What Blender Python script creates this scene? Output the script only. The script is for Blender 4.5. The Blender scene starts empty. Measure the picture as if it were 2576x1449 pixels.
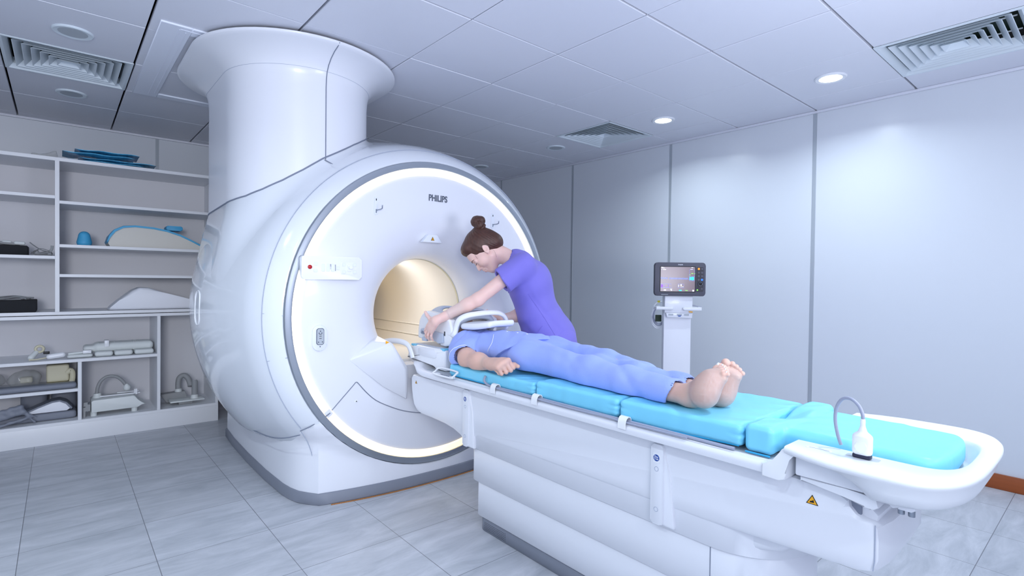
import bpy, bmesh, math, random
import numpy as np
from mathutils import Vector, Matrix

random.seed(7)
C = bpy.context.scene.collection
SC = bpy.context.scene
PI = math.pi

# ------------------------------------------------------------------ camera
cam_d = bpy.data.cameras.new('camera'); cam = bpy.data.objects.new('camera', cam_d); C.objects.link(cam)
cam_d.sensor_width = 36; cam_d.lens = 18.571; cam_d.clip_start = .05
_yaw, _pit, _rol = -0.707867, -0.0151066, 0.012037
_f = Vector((math.cos(_yaw)*math.cos(_pit), math.sin(_yaw)*math.cos(_pit), math.sin(_pit)))
_r = Vector((math.sin(_yaw), -math.cos(_yaw), 0)); _u = _r.cross(_f)
_R = _r*math.cos(_rol)+_u*math.sin(_rol); _U = _u*math.cos(_rol)-_r*math.sin(_rol)
cam.matrix_world = Matrix(((_R.x, _U.x, -_f.x, -.9294), (_R.y, _U.y, -_f.y, 3.9427), (_R.z, _U.z, -_f.z, 1.212), (0, 0, 0, 1)))
SC.camera = cam

# ------------------------------------------------------------------ world, lamps, exposure
SC.view_settings.view_transform = 'Standard'; SC.view_settings.look = 'None'
SC.view_settings.gamma = 1; SC.view_settings.use_curve_mapping = False
SC.view_settings.exposure = -0.14
w = bpy.data.worlds.new('world'); SC.world = w; w.use_nodes = True
w.node_tree.nodes['Background'].inputs[0].default_value = (.62, .70, 1.0, 1)
w.node_tree.nodes['Background'].inputs[1].default_value = .62

def area(name, loc, tgt, size, power, col, sy=None, shape='RECTANGLE', spread=180):
    d = bpy.data.lights.new(name, 'AREA'); d.shape = shape; d.size = size; d.size_y = sy or size
    d.energy = power; d.color = col; d.spread = math.radians(spread)
    o = bpy.data.objects.new(name, d); C.objects.link(o); o.location = loc
    o.rotation_euler = (Vector(tgt)-Vector(loc)).to_track_quat('-Z', 'Y').to_euler()
    return o
# photographer's strobe bounced off the ceiling behind and right of the camera, and two added fill lights further back
area('ceiling_bounce_strobe', (-1.35, 2.1, 1.25), (-.35, 1.9, 2.49), .7, 32, (.86, .88, 1.0))
area('camera_side_fill', (-2.4, 4.3, 1.7), (1.0, 2.3, .7), 1.5, 30, (.86, .89, 1.0), 1.3)  # added fill, brightens the sides facing the camera
area('shelf_fill', (-2.6, 4.75, 1.6), (4.0, 3.7, 1.25), .8, 15, (.92, .94, 1.0), .8, spread=70)  # added narrow fill to lift the shelving and the scanner flank

# ------------------------------------------------------------------ materials
def lin(c):
    return tuple(((v/12.92) if v <= .04045 else ((v+.055)/1.055)**2.4) for v in c)
def mat(name, col, rough=.45, metal=0, coat=0, emit=None, estr=0, noise=None, bump=None, alpha=None, trans=0, spec=None, sheen=0, sss=0):
    m = bpy.data.materials.new(name); m.use_nodes = True; nt = m.node_tree; b = nt.nodes['Principled BSDF']
    c = lin(col)+(1,)
    b.inputs['Base Color'].default_value = c; b.inputs['Roughness'].default_value = rough; b.inputs['Metallic'].default_value = metal
    b.inputs['Coat Weight'].default_value = coat; b.inputs['Coat Roughness'].default_value = .03
    if spec is not None: b.inputs['Specular IOR Level'].default_value = spec
    if emit: b.inputs['Emission Color'].default_value = lin(emit)+(1,); b.inputs['Emission Strength'].default_value = estr
    if trans: b.inputs['Transmission Weight'].default_value = trans
    if alpha is not None: b.inputs['Alpha'].default_value = alpha
    if sheen: b.inputs['Sheen Weight'].default_value = sheen
    if sss:
        b.inputs['Subsurface Weight'].default_value = sss; b.inputs['Subsurface Radius'].default_value = (.012, .005, .003); b.inputs['Subsurface Scale'].default_value = 1
    N = nt.nodes.new; Lk = nt.links.new
    if noise or bump:
        tc = N('ShaderNodeNewGeometry')
    if noise:                      # (scale, amount, stretch)
        s, amt, st = noise
        mp = N('ShaderNodeMapping'); mp.inputs['Scale'].default_value = st
        n = N('ShaderNodeTexNoise'); n.inputs['Scale'].default_value = s; n.inputs['Detail'].default_value = 4
        r = N('ShaderNodeMix'); r.data_type = 'RGBA'
        Lk(tc.outputs['Position'], mp.inputs[0]); Lk(mp.outputs[0], n.inputs['Vector']); Lk(n.outputs['Fac'], r.inputs[0])
        r.inputs[6].default_value = tuple(v*(1-amt) for v in c[:3])+(1,); r.inputs[7].default_value = tuple(min(1, v*(1+amt)) for v in c[:3])+(1,)
        Lk(r.outputs[2], b.inputs['Base Color'])
    if bump:                       # (scale, strength, distance, stretch)
        s, st, di, sr = bump
        mp = N('ShaderNodeMapping'); mp.inputs['Scale'].default_value = sr
        n = N('ShaderNodeTexNoise'); n.inputs['Scale'].default_value = s; n.inputs['Detail'].default_value = 3
        bp = N('ShaderNodeBump'); bp.inputs['Strength'].default_value = st; bp.inputs['Distance'].default_value = di
        Lk(tc.outputs['Position'], mp.inputs[0]); Lk(mp.outputs[0], n.inputs['Vector']); Lk(n.outputs['Fac'], bp.inputs['Height']); Lk(bp.outputs[0], b.inputs['Normal'])
    return m
U1 = (1, 1, 1)
M = {}
M['gloss'] = mat('gloss_white_shell', (.90, .92, .95), .16, coat=.7)
M['shell'] = mat('satin_white_shell', (.91, .92, .95), .3, coat=.15)
M['matte'] = mat('matte_white_paint', (.92, .93, .96), .5)
M['table'] = mat('table_white_plastic', (.90, .91, .94), .32)
M['white'] = mat('bright_white_plastic', (.93, .94, .96), .3)
M['greyband'] = mat('grey_base_band', (.50, .52, .57), .5)
M['trim'] = mat('brushed_grey_trim', (.62, .65, .69), .32, metal=.6)
M['dark'] = mat('dark_gap', (.10, .11, .14), .8)
M['seam'] = mat('seam_grey', (.50, .53, .60), .6)
M['softseam'] = mat('soft_seam_grey', (.70, .73, .80), .6)
M['ring'] = mat('lit_ring', (1, 1, 1), .5, emit=(1, .985, .93), estr=1.6)
M['ringlow'] = mat('warm_lit_ring', (1, 1, 1), .5, emit=(1, .87, .58), estr=1.3)
M['liner'] = mat('cream_bore_liner', (.90, .89, .87), .3)
M['warm'] = mat('warm_bore_lamp', (1, .9, .7), .5, emit=(1, .78, .42), estr=2.5)
M['print'] = mat('dark_grey_print', (.36, .39, .45), .5)
M['button'] = mat('white_button', (.90, .92, .96), .35)
M['red'] = mat('red_button', (.72, .04, .08), .3)
M['orange'] = mat('orange_sticker', (.95, .68, .10), .5)
M['black'] = mat('black_print', (.05, .05, .06), .5)
M['blue'] = mat('blue_badge', (.08, .28, .62), .4)
M['steel'] = mat('steel_hook', (.62, .65, .70), .3, metal=.9)
M['cyan'] = mat('cyan_vinyl', (.50, .84, .96), .42, bump=(9, .25, .01, (1, 3, 1)))
M['cyandark'] = mat('cyan_piping', (.15, .66, .86), .45)
M['greyhose'] = mat('grey_cable', (.62, .64, .72), .45)
M['navy'] = mat('navy_plug_tip', (.12, .13, .24), .4)
M['copper'] = mat('copper_floor_edge', (.72, .47, .22), .5, noise=(20, .25, U1))
M['shelf'] = mat('white_melamine', (.90, .91, .93), .4)
M['shelfback'] = mat('shelf_back_board', (.86, .86, .88), .6)
M['foamblk'] = mat('black_foam', (.10, .11, .13), .85, noise=(200, .3, U1))
M['greyfab'] = mat('grey_vinyl_pad', (.50, .52, .57), .55)
M['cream'] = mat('cream_plastic', (.82, .80, .70), .5)
M['coilwhite'] = mat('ivory_coil_plastic', (.86, .88, .88), .45)
M['bag'] = mat('clear_plastic_bag', (.75, .76, .76), .18, alpha=.35)
M['bluebag'] = mat('blue_wrapped_film', (.32, .72, .92), .16, coat=.5, noise=(14, .35, (1, 4, 1)))
M['cupblue'] = mat('blue_foam_vinyl', (.28, .66, .84), .5)
M['beige'] = mat('beige_cushion', (.84, .83, .80), .55)

def floor_mat():
    m = bpy.data.materials.new('grey_stone_vinyl_tile'); m.use_nodes = True; nt = m.node_tree; b = nt.nodes['Principled BSDF']
    N = nt.nodes.new; Lk = nt.links.new
    g = N('ShaderNodeNewGeometry')
    mp = N('ShaderNodeMapping'); mp.inputs['Scale'].default_value = (6.5, 1.6, 1); Lk(g.outputs['Position'], mp.inputs[0])
    n = N('ShaderNodeTexNoise'); n.inputs['Scale'].default_value = 1.6; n.inputs['Detail'].default_value = 8; n.inputs['Roughness'].default_value = .68; n.inputs['Distortion'].default_value = .6
    Lk(mp.outputs[0], n.inputs['Vector'])
    cr = N('ShaderNodeValToRGB'); e = cr.color_ramp.elements
    e[0].position = .32; e[0].color = lin((.66, .68, .71))+(1,); e[1].position = .68; e[1].color = lin((.79, .80, .83))+(1,)
    Lk(n.outputs['Fac'], cr.inputs[0])
    sp = N('ShaderNodeSeparateXYZ'); Lk(g.outputs['Position'], sp.inputs[0])
    # per tile tint
    def math_(op, a, b_=None):
        q = N('ShaderNodeMath'); q.operation = op
        for i, v in enumerate((a, b_)):
            if v is None: continue
            if isinstance(v, (int, float)): q.inputs[i].default_value = v
            else: Lk(v, q.inputs[i])
        return q.outputs[0]
    tx = math_('DIVIDE', math_('ADD', sp.outputs[0], -1.731+45), .45); ty = math_('DIVIDE', math_('ADD', sp.outputs[1], -3.18+45), .45)
    fx = math_('FRACT', tx); fy = math_('FRACT', ty)
    ex = math_('MINIMUM', fx, math_('SUBTRACT', 1, fx)); ey = math_('MINIMUM', fy, math_('SUBTRACT', 1, fy))
    line = math_('LESS_THAN', math_('MINIMUM', ex, ey), .0032)
    cx = N('ShaderNodeCombineXYZ'); Lk(math_('FLOOR', tx), cx.inputs[0]); Lk(math_('FLOOR', ty), cx.inputs[1])
    wn = N('ShaderNodeTexWhiteNoise'); Lk(cx.outputs[0], wn.inputs[0])
    mul = math_('ADD', math_('MULTIPLY', wn.outputs[0], .12), .94)
    mx = N('ShaderNodeMix'); mx.data_type = 'RGBA'; mx.blend_type = 'MULTIPLY'; mx.inputs[0].default_value = 1
    Lk(cr.outputs[0], mx.inputs[6]); cc = N('ShaderNodeCombineColor'); [Lk(mul, cc.inputs[i]) for i in range(3)]; Lk(cc.outputs[0], mx.inputs[7])
    m2 = N('ShaderNodeMix'); m2.data_type = 'RGBA'; Lk(line, m2.inputs[0]); Lk(mx.outputs[2], m2.inputs[6]); m2.inputs[7].default_value = lin((.46, .47, .50))+(1,)
    Lk(m2.outputs[2], b.inputs['Base Color']); b.inputs['Roughness'].default_value = .38
    return m
M['floor'] = floor_mat()
M['wall'] = mat('glossy_wall_panel', (.86, .88, .91), .27, spec=.6)
M['walljoint'] = mat('grey_wall_joint', (.70, .73, .76), .3, metal=.2)
M['ceil'] = mat('metal_ceiling_tile', (.88, .89, .93), .42, bump=(260, .12, .002, U1))
M['ceilgap'] = mat('dark_ceiling_gap', (.10, .10, .13), .9)
M['vent'] = mat('vent_louvre', (.86, .90, .93), .4)
M['ventdark'] = mat('green_duct_inside', (.04, .16, .12), .7)
M['wood'] = mat('brown_wood_skirting', (.60, .30, .12), .4, noise=(6, .3, (.4, 1, 8)))
M['lamp'] = mat('lit_downlight', (1, 1, 1), .5, emit=(.93, .98, 1), estr=9)
M['lampoff'] = mat('unlit_downlight', (.70, .73, .76), .5)

# ------------------------------------------------------------------ mesh helpers
def link(name, me, m=None, parent=None, smooth=True):
    o = bpy.data.objects.new(name, me); C.objects.link(o)
    if m: me.materials.append(M[m] if isinstance(m, str) else m)
    if parent: o.parent = parent
    if smooth:
        for p in me.polygons: p.use_smooth = True
    return o
def fin(bm, name, m, parent=None, smooth=True, angle=40):
    bmesh.ops.recalc_face_normals(bm, faces=bm.faces)
    me = bpy.data.meshes.new(name); bm.to_mesh(me); bm.free()
    o = link(name, me, m, parent, smooth)
    if smooth and angle: me.set_sharp_from_angle(angle=math.radians(angle))
    return o
def tagit(o, label=None, cat=None, group=None, kind=None):
    if label: o['label'] = label
    if cat: o['category'] = cat
    if group: o['group'] = group
    if kind: o['kind'] = kind
    return o
def thing(name, label, cat, loc=(0, 0, 0), group=None):
    o = bpy.data.objects.new(name, None); C.objects.link(o); o.empty_display_size = .05
    o.location = loc
    return tagit(o, label, cat, group)
def rel(o):                                # keep a part in place under an Empty that is not at the origin
    o.matrix_parent_inverse = Matrix.Translation(-Vector(o.parent.location)); return o
def box_bm(lo, hi, bev=0, seg=2, bm=None):
    bm = bm or bmesh.new()
    r = bmesh.ops.create_cube(bm, size=1)
    lo = Vector(lo); hi = Vector(hi); c = (lo+hi)/2; s = hi-lo
    for v in r['verts']: v.co = Vector((v.co.x*s.x, v.co.y*s.y, v.co.z*s.z))+c
    if bev:
        es = list({e for v in r['verts'] for e in v.link_edges})
        bmesh.ops.bevel(bm, geom=es, offset=bev, segments=seg, profile=.5, affect='EDGES')
    return bm
def box(name, lo, hi, m, parent=None, bev=0, seg=2):
    return fin(box_bm(lo, hi, bev, seg), name, m, parent)
def boxes(name, lst, m, parent=None, bev=0):
    bm = bmesh.new()
    for lo, hi in lst: box_bm(lo, hi, bev, 1, bm)
    return fin(bm, name, m, parent)
def prism_bm(pts, fn, t0, t1, bev=0, seg=3, bm=None):
    """pts: 2-D outline; fn(u, v, t) -> 3-D point"""
    bm = bm or bmesh.new()
    a = [bm.verts.new(fn(u, v, t0)) for u, v in pts]; b = [bm.verts.new(fn(u, v, t1)) for u, v in pts]
    n = len(pts); fs = [bm.faces.new(a), bm.faces.new(b[::-1])]
    for i in range(n): bm.faces.new((a[i], b[i], b[(i+1) % n], a[(i+1) % n]))
    if bev:
        es = [e for f in fs for e in f.edges]
        bmesh.ops.bevel(bm, geom=list(set(es)), offset=bev, segments=seg, profile=.5, affect='EDGES')
    return bm
def prism(name, pts, fn, t0, t1, m, parent=None, bev=0, seg=3):
    return fin(prism_bm(pts, fn, t0, t1, bev, seg), name, m, parent)
XZ = lambda u, v, t: (u, t, v)
XY = lambda u, v, t: (u, v, t)
YZ = lambda u, v, t: (t, u, v)
def rrect(cx, cy, w, h, r, n=5):
    out = []
    for qx, qy, a0 in ((1, 1, 0), (-1, 1, 90), (-1, -1, 180), (1, -1, 270)):
        for i in range(n+1):
            a = math.radians(a0+90*i/n); out.append((cx+qx*(w/2-r)+r*math.cos(a), cy+qy*(h/2-r)+r*math.sin(a)))
    return out
def smooth_path(P, n=8, closed=False):
    P = [Vector(p) for p in P]; out = []; k = len(P)
    rng = range(k if closed else k-1)
    for i in rng:
        p0 = P[(i-1) % k] if (closed or i > 0) else P[0]; p1 = P[i]; p2 = P[(i+1) % k]
        p3 = P[(i+2) % k] if (closed or i+2 < k) else P[-1]
        for j in range(n):
            t = j/n; out.append(.5*((2*p1)+(p2-p0)*t+(2*p0-5*p1+4*p2-p3)*t*t+(3*p1-p0-3*p2+p3)*t**3))
    if not closed: out.append(P[-1])
    return out
def tube_bm(P, r, seg=8, closed=False, bm=None, flat=1, up=None):
    bm = bm or bmesh.new(); n = len(P); P = [Vector(p) for p in P]
    rs = r if isinstance(r, (list, tuple)) else [r]*n
    prev = None; rings = []
    for i in range(n):
        a = P[(i-1) % n] if (closed or i > 0) else P[i]; b = P[(i+1) % n] if (closed or i < n-1) else P[i]
        t = (b-a).normalized()
        if up is not None: s = t.cross(Vector(up)).normalized()
        elif prev is None: s = t.cross(Vector((0, 0, 1)) if abs(t.z) < .9 else Vector((1, 0, 0))).normalized()
        else: s = (prev-t*prev.dot(t)).normalized()
        prev = s; q = s.cross(t)
        rings.append([bm.verts.new(P[i]+rs[i]*(math.cos(2*PI*k/seg)*s+math.sin(2*PI*k/seg)*q*flat)) for k in range(seg)])
    for i in range(n if closed else n-1):
        A = rings[i]; B = rings[(i+1) % n]
        for k in range(seg): bm.faces.new((A[k], A[(k+1) % seg], B[(k+1) % seg], B[k]))
    if not closed: bm.faces.new(rings[0][::-1]); bm.faces.new(rings[-1])
    return bm
def tube(name, P, r, m, parent=None, seg=8, closed=False, flat=1, up=None, n=0):
    if n: P = smooth_path(P, n, closed)
    return fin(tube_bm(P, r, seg, closed, flat=flat, up=up), name, m, parent, angle=60)
def revolve_x(name, prof, m, parent, cy, cz, n=96, a0=0, a1=2*PI):
    """prof: (x, r) list turned about the bore axis"""
    bm = bmesh.new(); full = abs(a1-a0-2*PI) < 1e-6; k = n if full else n+1
    rings = [[bm.verts.new((x, cy+r*math.cos(a0+(a1-a0)*j/n), cz+r*math.sin(a0+(a1-a0)*j/n))) for j in range(k)] for x, r in prof]
    for A, B in zip(rings[:-1], rings[1:]):
        for j in range(n): bm.faces.new((A[j], A[(j+1) % k], B[(j+1) % k], B[j]))
    return fin(bm, name, m, parent, angle=50)
def lathe(name, prof, m, parent, c, axis=(0, 0, 1), n=24):
    """prof: (h, r) along axis from c"""
    q = Vector(axis).to_track_quat('Z', 'Y'); c = Vector(c)
    bm = bmesh.new()
    rings = [[bm.verts.new(c+q @ Vector((r*math.cos(2*PI*j/n), r*math.sin(2*PI*j/n), h))) for j in range(n)] for h, r in prof]
    for A, B in zip(rings[:-1], rings[1:]):
        for j in range(n): bm.faces.new((A[j], A[(j+1) % n], B[(j+1) % n], B[j]))
    bm.faces.new(rings[0][::-1]); bm.faces.new(rings[-1])
    return fin(bm, name, m, parent, angle=45)
def text(name, s, size, m, parent, mw, depth=.0008, bold=.0, sx=1):
    cu = bpy.data.curves.new(name, 'FONT'); cu.body = s; cu.size = size; cu.extrude = depth; cu.offset = bold
    cu.align_x = 'CENTER'; cu.align_y = 'CENTER'; cu.space_line = .8
    t = bpy.data.objects.new(name, cu); C.objects.link(t); bpy.context.view_layer.update()
    me = bpy.data.meshes.new_from_object(t.evaluated_get(bpy.context.evaluated_depsgraph_get()))
    bpy.data.objects.remove(t); me.transform(mw @ Matrix.Diagonal((sx, 1, 1, 1)))
    o = link(name, me, None, parent, False); me.materials.clear(); me.materials.append(M[m]); return o
def frame(o, right, up):
    """matrix whose x is right, y is up, z faces the reader"""
    r = Vector(right).normalized(); u = Vector(up); u = (u-r*u.dot(r)).normalized(); n = r.cross(u)
    return Matrix(((r.x, u.x, n.x, o[0]), (r.y, u.y, n.y, o[1]), (r.z, u.z, n.z, o[2]), (0, 0, 0, 1)))

# ------------------------------------------------------------------ signed-distance modelling (smooth solid forms)
V3 = lambda p: np.array(p, dtype=np.float64)
def sd_cap(a, b, ra, rb=None, st=None):
    a = V3(a); b = V3(b); rb = ra if rb is None else rb
    def f(P):
        ba = b-a; h = np.clip(((P-a) @ ba)/max(1e-12, ba @ ba), 0, 1)
        d = P-a-h[:, None]*ba
        if st is not None:                       # st: (axis, scale) flattens the section along an axis
            ax, s = st; ax = V3(ax)/np.linalg.norm(ax); k = d @ ax; d = d+(k/s-k)[:, None]*ax
            return (np.linalg.norm(d, axis=1)-(ra+(rb-ra)*h))*min(1, s)
        return np.linalg.norm(d, axis=1)-(ra+(rb-ra)*h)
    f.bb = (np.minimum(a-ra*1.6, b-rb*1.6), np.maximum(a+ra*1.6, b+rb*1.6)); return f
def sd_ell(c, r, ax=None):
    c = V3(c); r = V3(r); A = np.eye(3) if ax is None else np.array([V3(a)/np.linalg.norm(a) for a in ax])
    def f(P):
        q = (P-c) @ A.T; k0 = np.linalg.norm(q/r, axis=1); k1 = np.linalg.norm(q/(r*r), axis=1)
        return k0*(k0-1)/np.maximum(k1, 1e-9)
    m = r.max(); f.bb = (c-m, c+m); return f
def sd_box(c, h, rad=.01, ax=None):
    c = V3(c); h = V3(h)-rad; A = np.eye(3) if ax is None else np.array([V3(a)/np.linalg.norm(a) for a in ax])
    def f(P):
        q = np.abs((P-c) @ A.T)-h
        return np.linalg.norm(np.maximum(q, 0), axis=1)+np.minimum(q.max(axis=1), 0)-rad
    m = np.linalg.norm(h+rad); f.bb = (c-m, c+m); return f
def smin(a, b, k):
    if k <= 0: return np.minimum(a, b)
    h = np.maximum(k-np.abs(a-b), 0)/k; return np.minimum(a, b)-h*h*k*.25
def smax(a, b, k): return -smin(-a, -b, k)
def union(parts, k=.02, cuts=(), kc=.004):
    def f(P):
        d = None
        for p in parts:
            kk = k
            if isinstance(p, tuple): p, kk = p
            v = p(P); d = v if d is None else smin(d, v, kk)
        for c in cuts: d = smax(d, -c(P), kc)
        return d
    bbs = [(p[0] if isinstance(p, tuple) else p).bb for p in parts]
    f.bb = (np.min([b[0] for b in bbs], axis=0), np.max([b[1] for b in bbs], axis=0)); return f
def surfnet(f, h, lo=None, hi=None, newton=3):
    lo = V3(f.bb[0])-2*h if lo is None else V3(lo); hi = V3(f.bb[1])+2*h if hi is None else V3(hi)
    n = np.maximum(3, np.ceil((hi-lo)/h).astype(int)+1)
    ax = [lo[i]+h*np.arange(n[i]) for i in range(3)]
    D = np.empty(n)
    Y, Z = np.meshgrid(ax[1], ax[2], indexing='ij'); yz = np.stack([Y.ravel(), Z.ravel()], 1)
    step = max(1, int(400000//len(yz)))
    for i in range(0, n[0], step):
        xs = ax[0][i:i+step]
        P = np.concatenate([np.column_stack([np.full(len(yz), x), yz]) for x in xs])
        D[i:i+step] = f(P).reshape(len(xs), n[1], n[2])
    S = D < 0; c = tuple(k-1 for k in n)
    cnt = np.zeros(c, int); cor = []
    for dx in (0, 1):
        for dy in (0, 1):
            for dz in (0, 1):
                s = S[dx:dx+c[0], dy:dy+c[1], dz:dz+c[2]]; cnt += s; cor.append((dx, dy, dz))
    act = (cnt > 0) & (cnt < 8); idx = np.full(c, -1); A = np.argwhere(act); idx[act] = np.arange(len(A))
    acc = np.zeros((len(A), 3)); w = np.zeros(len(A))
    for a in cor:
        for i in range(3):
            if a[i]: continue
            b = list(a); b[i] = 1
            da = D[A[:, 0]+a[0], A[:, 1]+a[1], A[:, 2]+a[2]]; db = D[A[:, 0]+b[0], A[:, 1]+b[1], A[:, 2]+b[2]]
            x = (da < 0) != (db < 0); t = np.where(x, da/np.where(x, da-db, 1), 0)
            p = np.tile(np.array(a, float), (len(A), 1)); p[:, i] += t
            acc[x] += p[x]; w[x] += 1
    V = lo+h*(A+acc/np.maximum(w, 1)[:, None])
    Q = []
    for i in range(3):
        j, k = (i+1) % 3, (i+2) % 3
        sl0 = [slice(None)]*3; sl1 = [slice(None)]*3; sl0[i] = slice(0, n[i]-1); sl1[i] = slice(1, n[i])
        s0 = S[tuple(sl0)]; s1 = S[tuple(sl1)]; E = np.argwhere(s0 != s1)
        ok = (E[:, j] > 0) & (E[:, k] > 0) & (E[:, j] < n[j]-1) & (E[:, k] < n[k]-1); E = E[ok]
        flip = s0[E[:, 0], E[:, 1], E[:, 2]]
        def g(dj, dk):
            q = E.copy(); q[:, j] -= dj; q[:, k] -= dk; return idx[q[:, 0], q[:, 1], q[:, 2]]
        q = np.stack([g(1, 1), g(0, 1), g(0, 0), g(1, 0)], 1); q[~flip] = q[~flip][:, ::-1]
        Q.append(q)
    Q = np.concatenate(Q); Q = Q[(Q >= 0).all(1)]
    def grad(P, e):
        return np.stack([(f(P+np.eye(3)[i]*e)-f(P-np.eye(3)[i]*e)) for i in range(3)], 1)/(2*e)
    for _ in range(newton):
        d = f(V); G = grad(V, h*.05); g2 = np.maximum((G*G).sum(1), .05)
        s = -(d/g2)[:, None]*G; ln = np.linalg.norm(s, axis=1); V = V+s*np.minimum(1, h*.4/np.maximum(ln, 1e-9))[:, None]
    G = grad(V, h*.2); G /= np.maximum(np.linalg.norm(G, axis=1), 1e-9)[:, None]
    return V, Q, G
def sdf_obj(name, f, h, m, parent=None, lo=None, hi=None, newton=3, normals=True, extra=None):
    V, Q, G = surfnet(f, h, lo, hi, newton)
    sets = [(V, Q, G)]+[surfnet(g, hh, None, None, newton) for g, hh in (extra or [])]
    off = 0; VV = []; QQ = []; GG = []
    for v, q, g in sets: VV.append(v); QQ.append(q+off); GG.append(g); off += len(v)
    V = np.concatenate(VV); Q = np.concatenate(QQ); G = np.concatenate(GG)
    me = bpy.data.meshes.new(name); me.vertices.add(len(V)); me.vertices.foreach_set('co', V.ravel())
    me.loops.add(Q.size); me.loops.foreach_set('vertex_index', Q.ravel().astype(np.int32))
    me.polygons.add(len(Q)); me.polygons.foreach_set('loop_start', np.arange(0, Q.size, 4, dtype=np.int32))
    me.update(calc_edges=True)
    o = link(name, me, m, parent)
    if normals: me.normals_split_custom_set_from_vertices(G)
    return o
def struct(o): o['kind'] = 'structure'; return o

# ================================================================== ROOM
ZC = 2.49; YW = -.32; XW = 4.93; X0 = -3.6; Y1 = 5.2
struct(box('floor', (X0, YW-.1, -.1), (XW+.1, Y1+.1, 0), 'floor'))
wr = struct(box('wall_right', (X0, YW-.08, 0), (XW, YW, ZC+.25), 'wall'))
struct(box('wall_left', (X0, Y1, 0), (XW, Y1+.08, ZC+.25), 'wall'))
wb = struct(box('wall_back', (XW, YW-.08, 0), (XW+.08, Y1+.08, ZC+.25), 'wall'))
k = 0
for i, x in enumerate((-3.05, -1.83, -.61, .61, 1.83, 3.05, 4.28)):
    o = box('trim_%d' % (i+1), (x-.013, YW, .09), (x+.013, YW+.004, ZC), 'walljoint', bev=.0015, seg=1); struct(o)
for i, y in enumerate((.8, 2.0, 3.26, 4.48)):
    o = box('trim_%d' % (i+8), (XW-.004, y-.013, .09), (XW, y+.013, ZC), 'walljoint'); struct(o)
struct(box('baseboard_right', (X0, YW, 0), (XW, YW+.018, .09), 'wood', bev=.004))
struct(box('baseboard_back', (XW-.018, YW, 0), (XW, Y1, .09), 'wood', bev=.004))
struct(box('trim_20', (X0, YW, ZC-.018), (XW, YW+.02, ZC), 'ceil', bev=.003))
struct(box('trim_21', (XW-.02, YW, ZC-.018), (XW, Y1, ZC), 'ceil', bev=.003))

# ceiling: 60 cm metal tiles over a dark void
vents = [((-.6, 0), 'square ceiling air diffuser at the right edge, green duct showing between its louvres'),
         ((1.8, 0), 'small looking square ceiling air diffuser between the lit and unlit downlights near the right wall'),
         ((3.0, 3.6), 'square ceiling air diffuser above the shelving left of the big column')]
vents[0] = ((-.6, 0.), vents[0][1]); 
bm = bmesh.new(); rnd = random.Random(3)
def gx(i): return .011 if i in (0, 1) else (.008 if i == 2 else .0055)
def gy(j): return .012 if j >= 5 else .0055
for i in range(-6, 9):
    for j in range(-1, 9):
        x0, x1 = i*.6+gx(i)/2, (i+1)*.6-gx(i+1)/2; y0, y1 = j*.6+gy(j)/2, (j+1)*.6-gy(j+1)/2
        x1 = min(x1, XW); y0 = max(y0, YW); y1 = min(y1, Y1)
        if x1-x0 < .02 or y1-y0 < .02: continue
        if any(abs(v[0][0]-i*.6) < .1 and abs(v[0][1]-j*.6) < .1 for v in vents): continue
        z = ZC+rnd.uniform(-.0012, .0012)
        b = .0028
        r = [bm.verts.new(c) for c in ((x0, y0, z+b), (x1, y0, z+b), (x1, y1, z+b), (x0, y1, z+b))]
        s = [bm.verts.new(c) for c in ((x0+b, y0+b, z), (x1-b, y0+b, z), (x1-b, y1-b, z), (x0+b, y1-b, z))]
        t = [bm.verts.new(v.co+Vector((0, 0, .02))) for v in r]
        bm.faces.new(s)
        for q in range(4):
            bm.faces.new((r[q], r[(q+1) % 4], s[(q+1) % 4], s[q])); bm.faces.new((t[q], t[(q+1) % 4], r[(q+1) % 4], r[q]))
struct(fin(bm, 'ceiling', 'ceil', smooth=False))
struct(box('trim_22', (X0, YW, ZC+.22), (XW, Y1, ZC+.25), 'ceilgap'))
struct(box('trim_23', (X0-.03, YW, ZC), (X0, Y1, ZC+.25), 'ceilgap'))  # unseen slab added to keep world light out of the ceiling void
# ceiling hatch frame beside the column
bm = bmesh.new()
for lo, hi in (((2.235, 3.42, ZC-.008), (3.6, 3.56, ZC+.004)), ((2.235, 2.9, ZC-.008), (2.33, 3.42, ZC+.004)), ((3.52, 2.9, ZC-.008), (3.6, 3.42, ZC+.004))):
    box_bm(lo, hi, .003, 1, bm)
for lo, hi in (((2.28, 3.47, ZC-.0095), (3.55, 3.475, ZC-.008)), ((2.3, 3.44, ZC-.0095), (3.5, 3.444, ZC-.008)), ((2.27, 2.95, ZC-.0095), (2.275, 3.47, ZC-.008))):
    box_bm(lo, hi, 0, 1, bm)
hf = fin(bm, 'ceiling_hatch_frame', mat('hatch_frame_white', (.93, .95, 1.0), .35)); tagit(hf, 'flat white hatch frame on the ceiling beside the flared column', 'frame')

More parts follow.
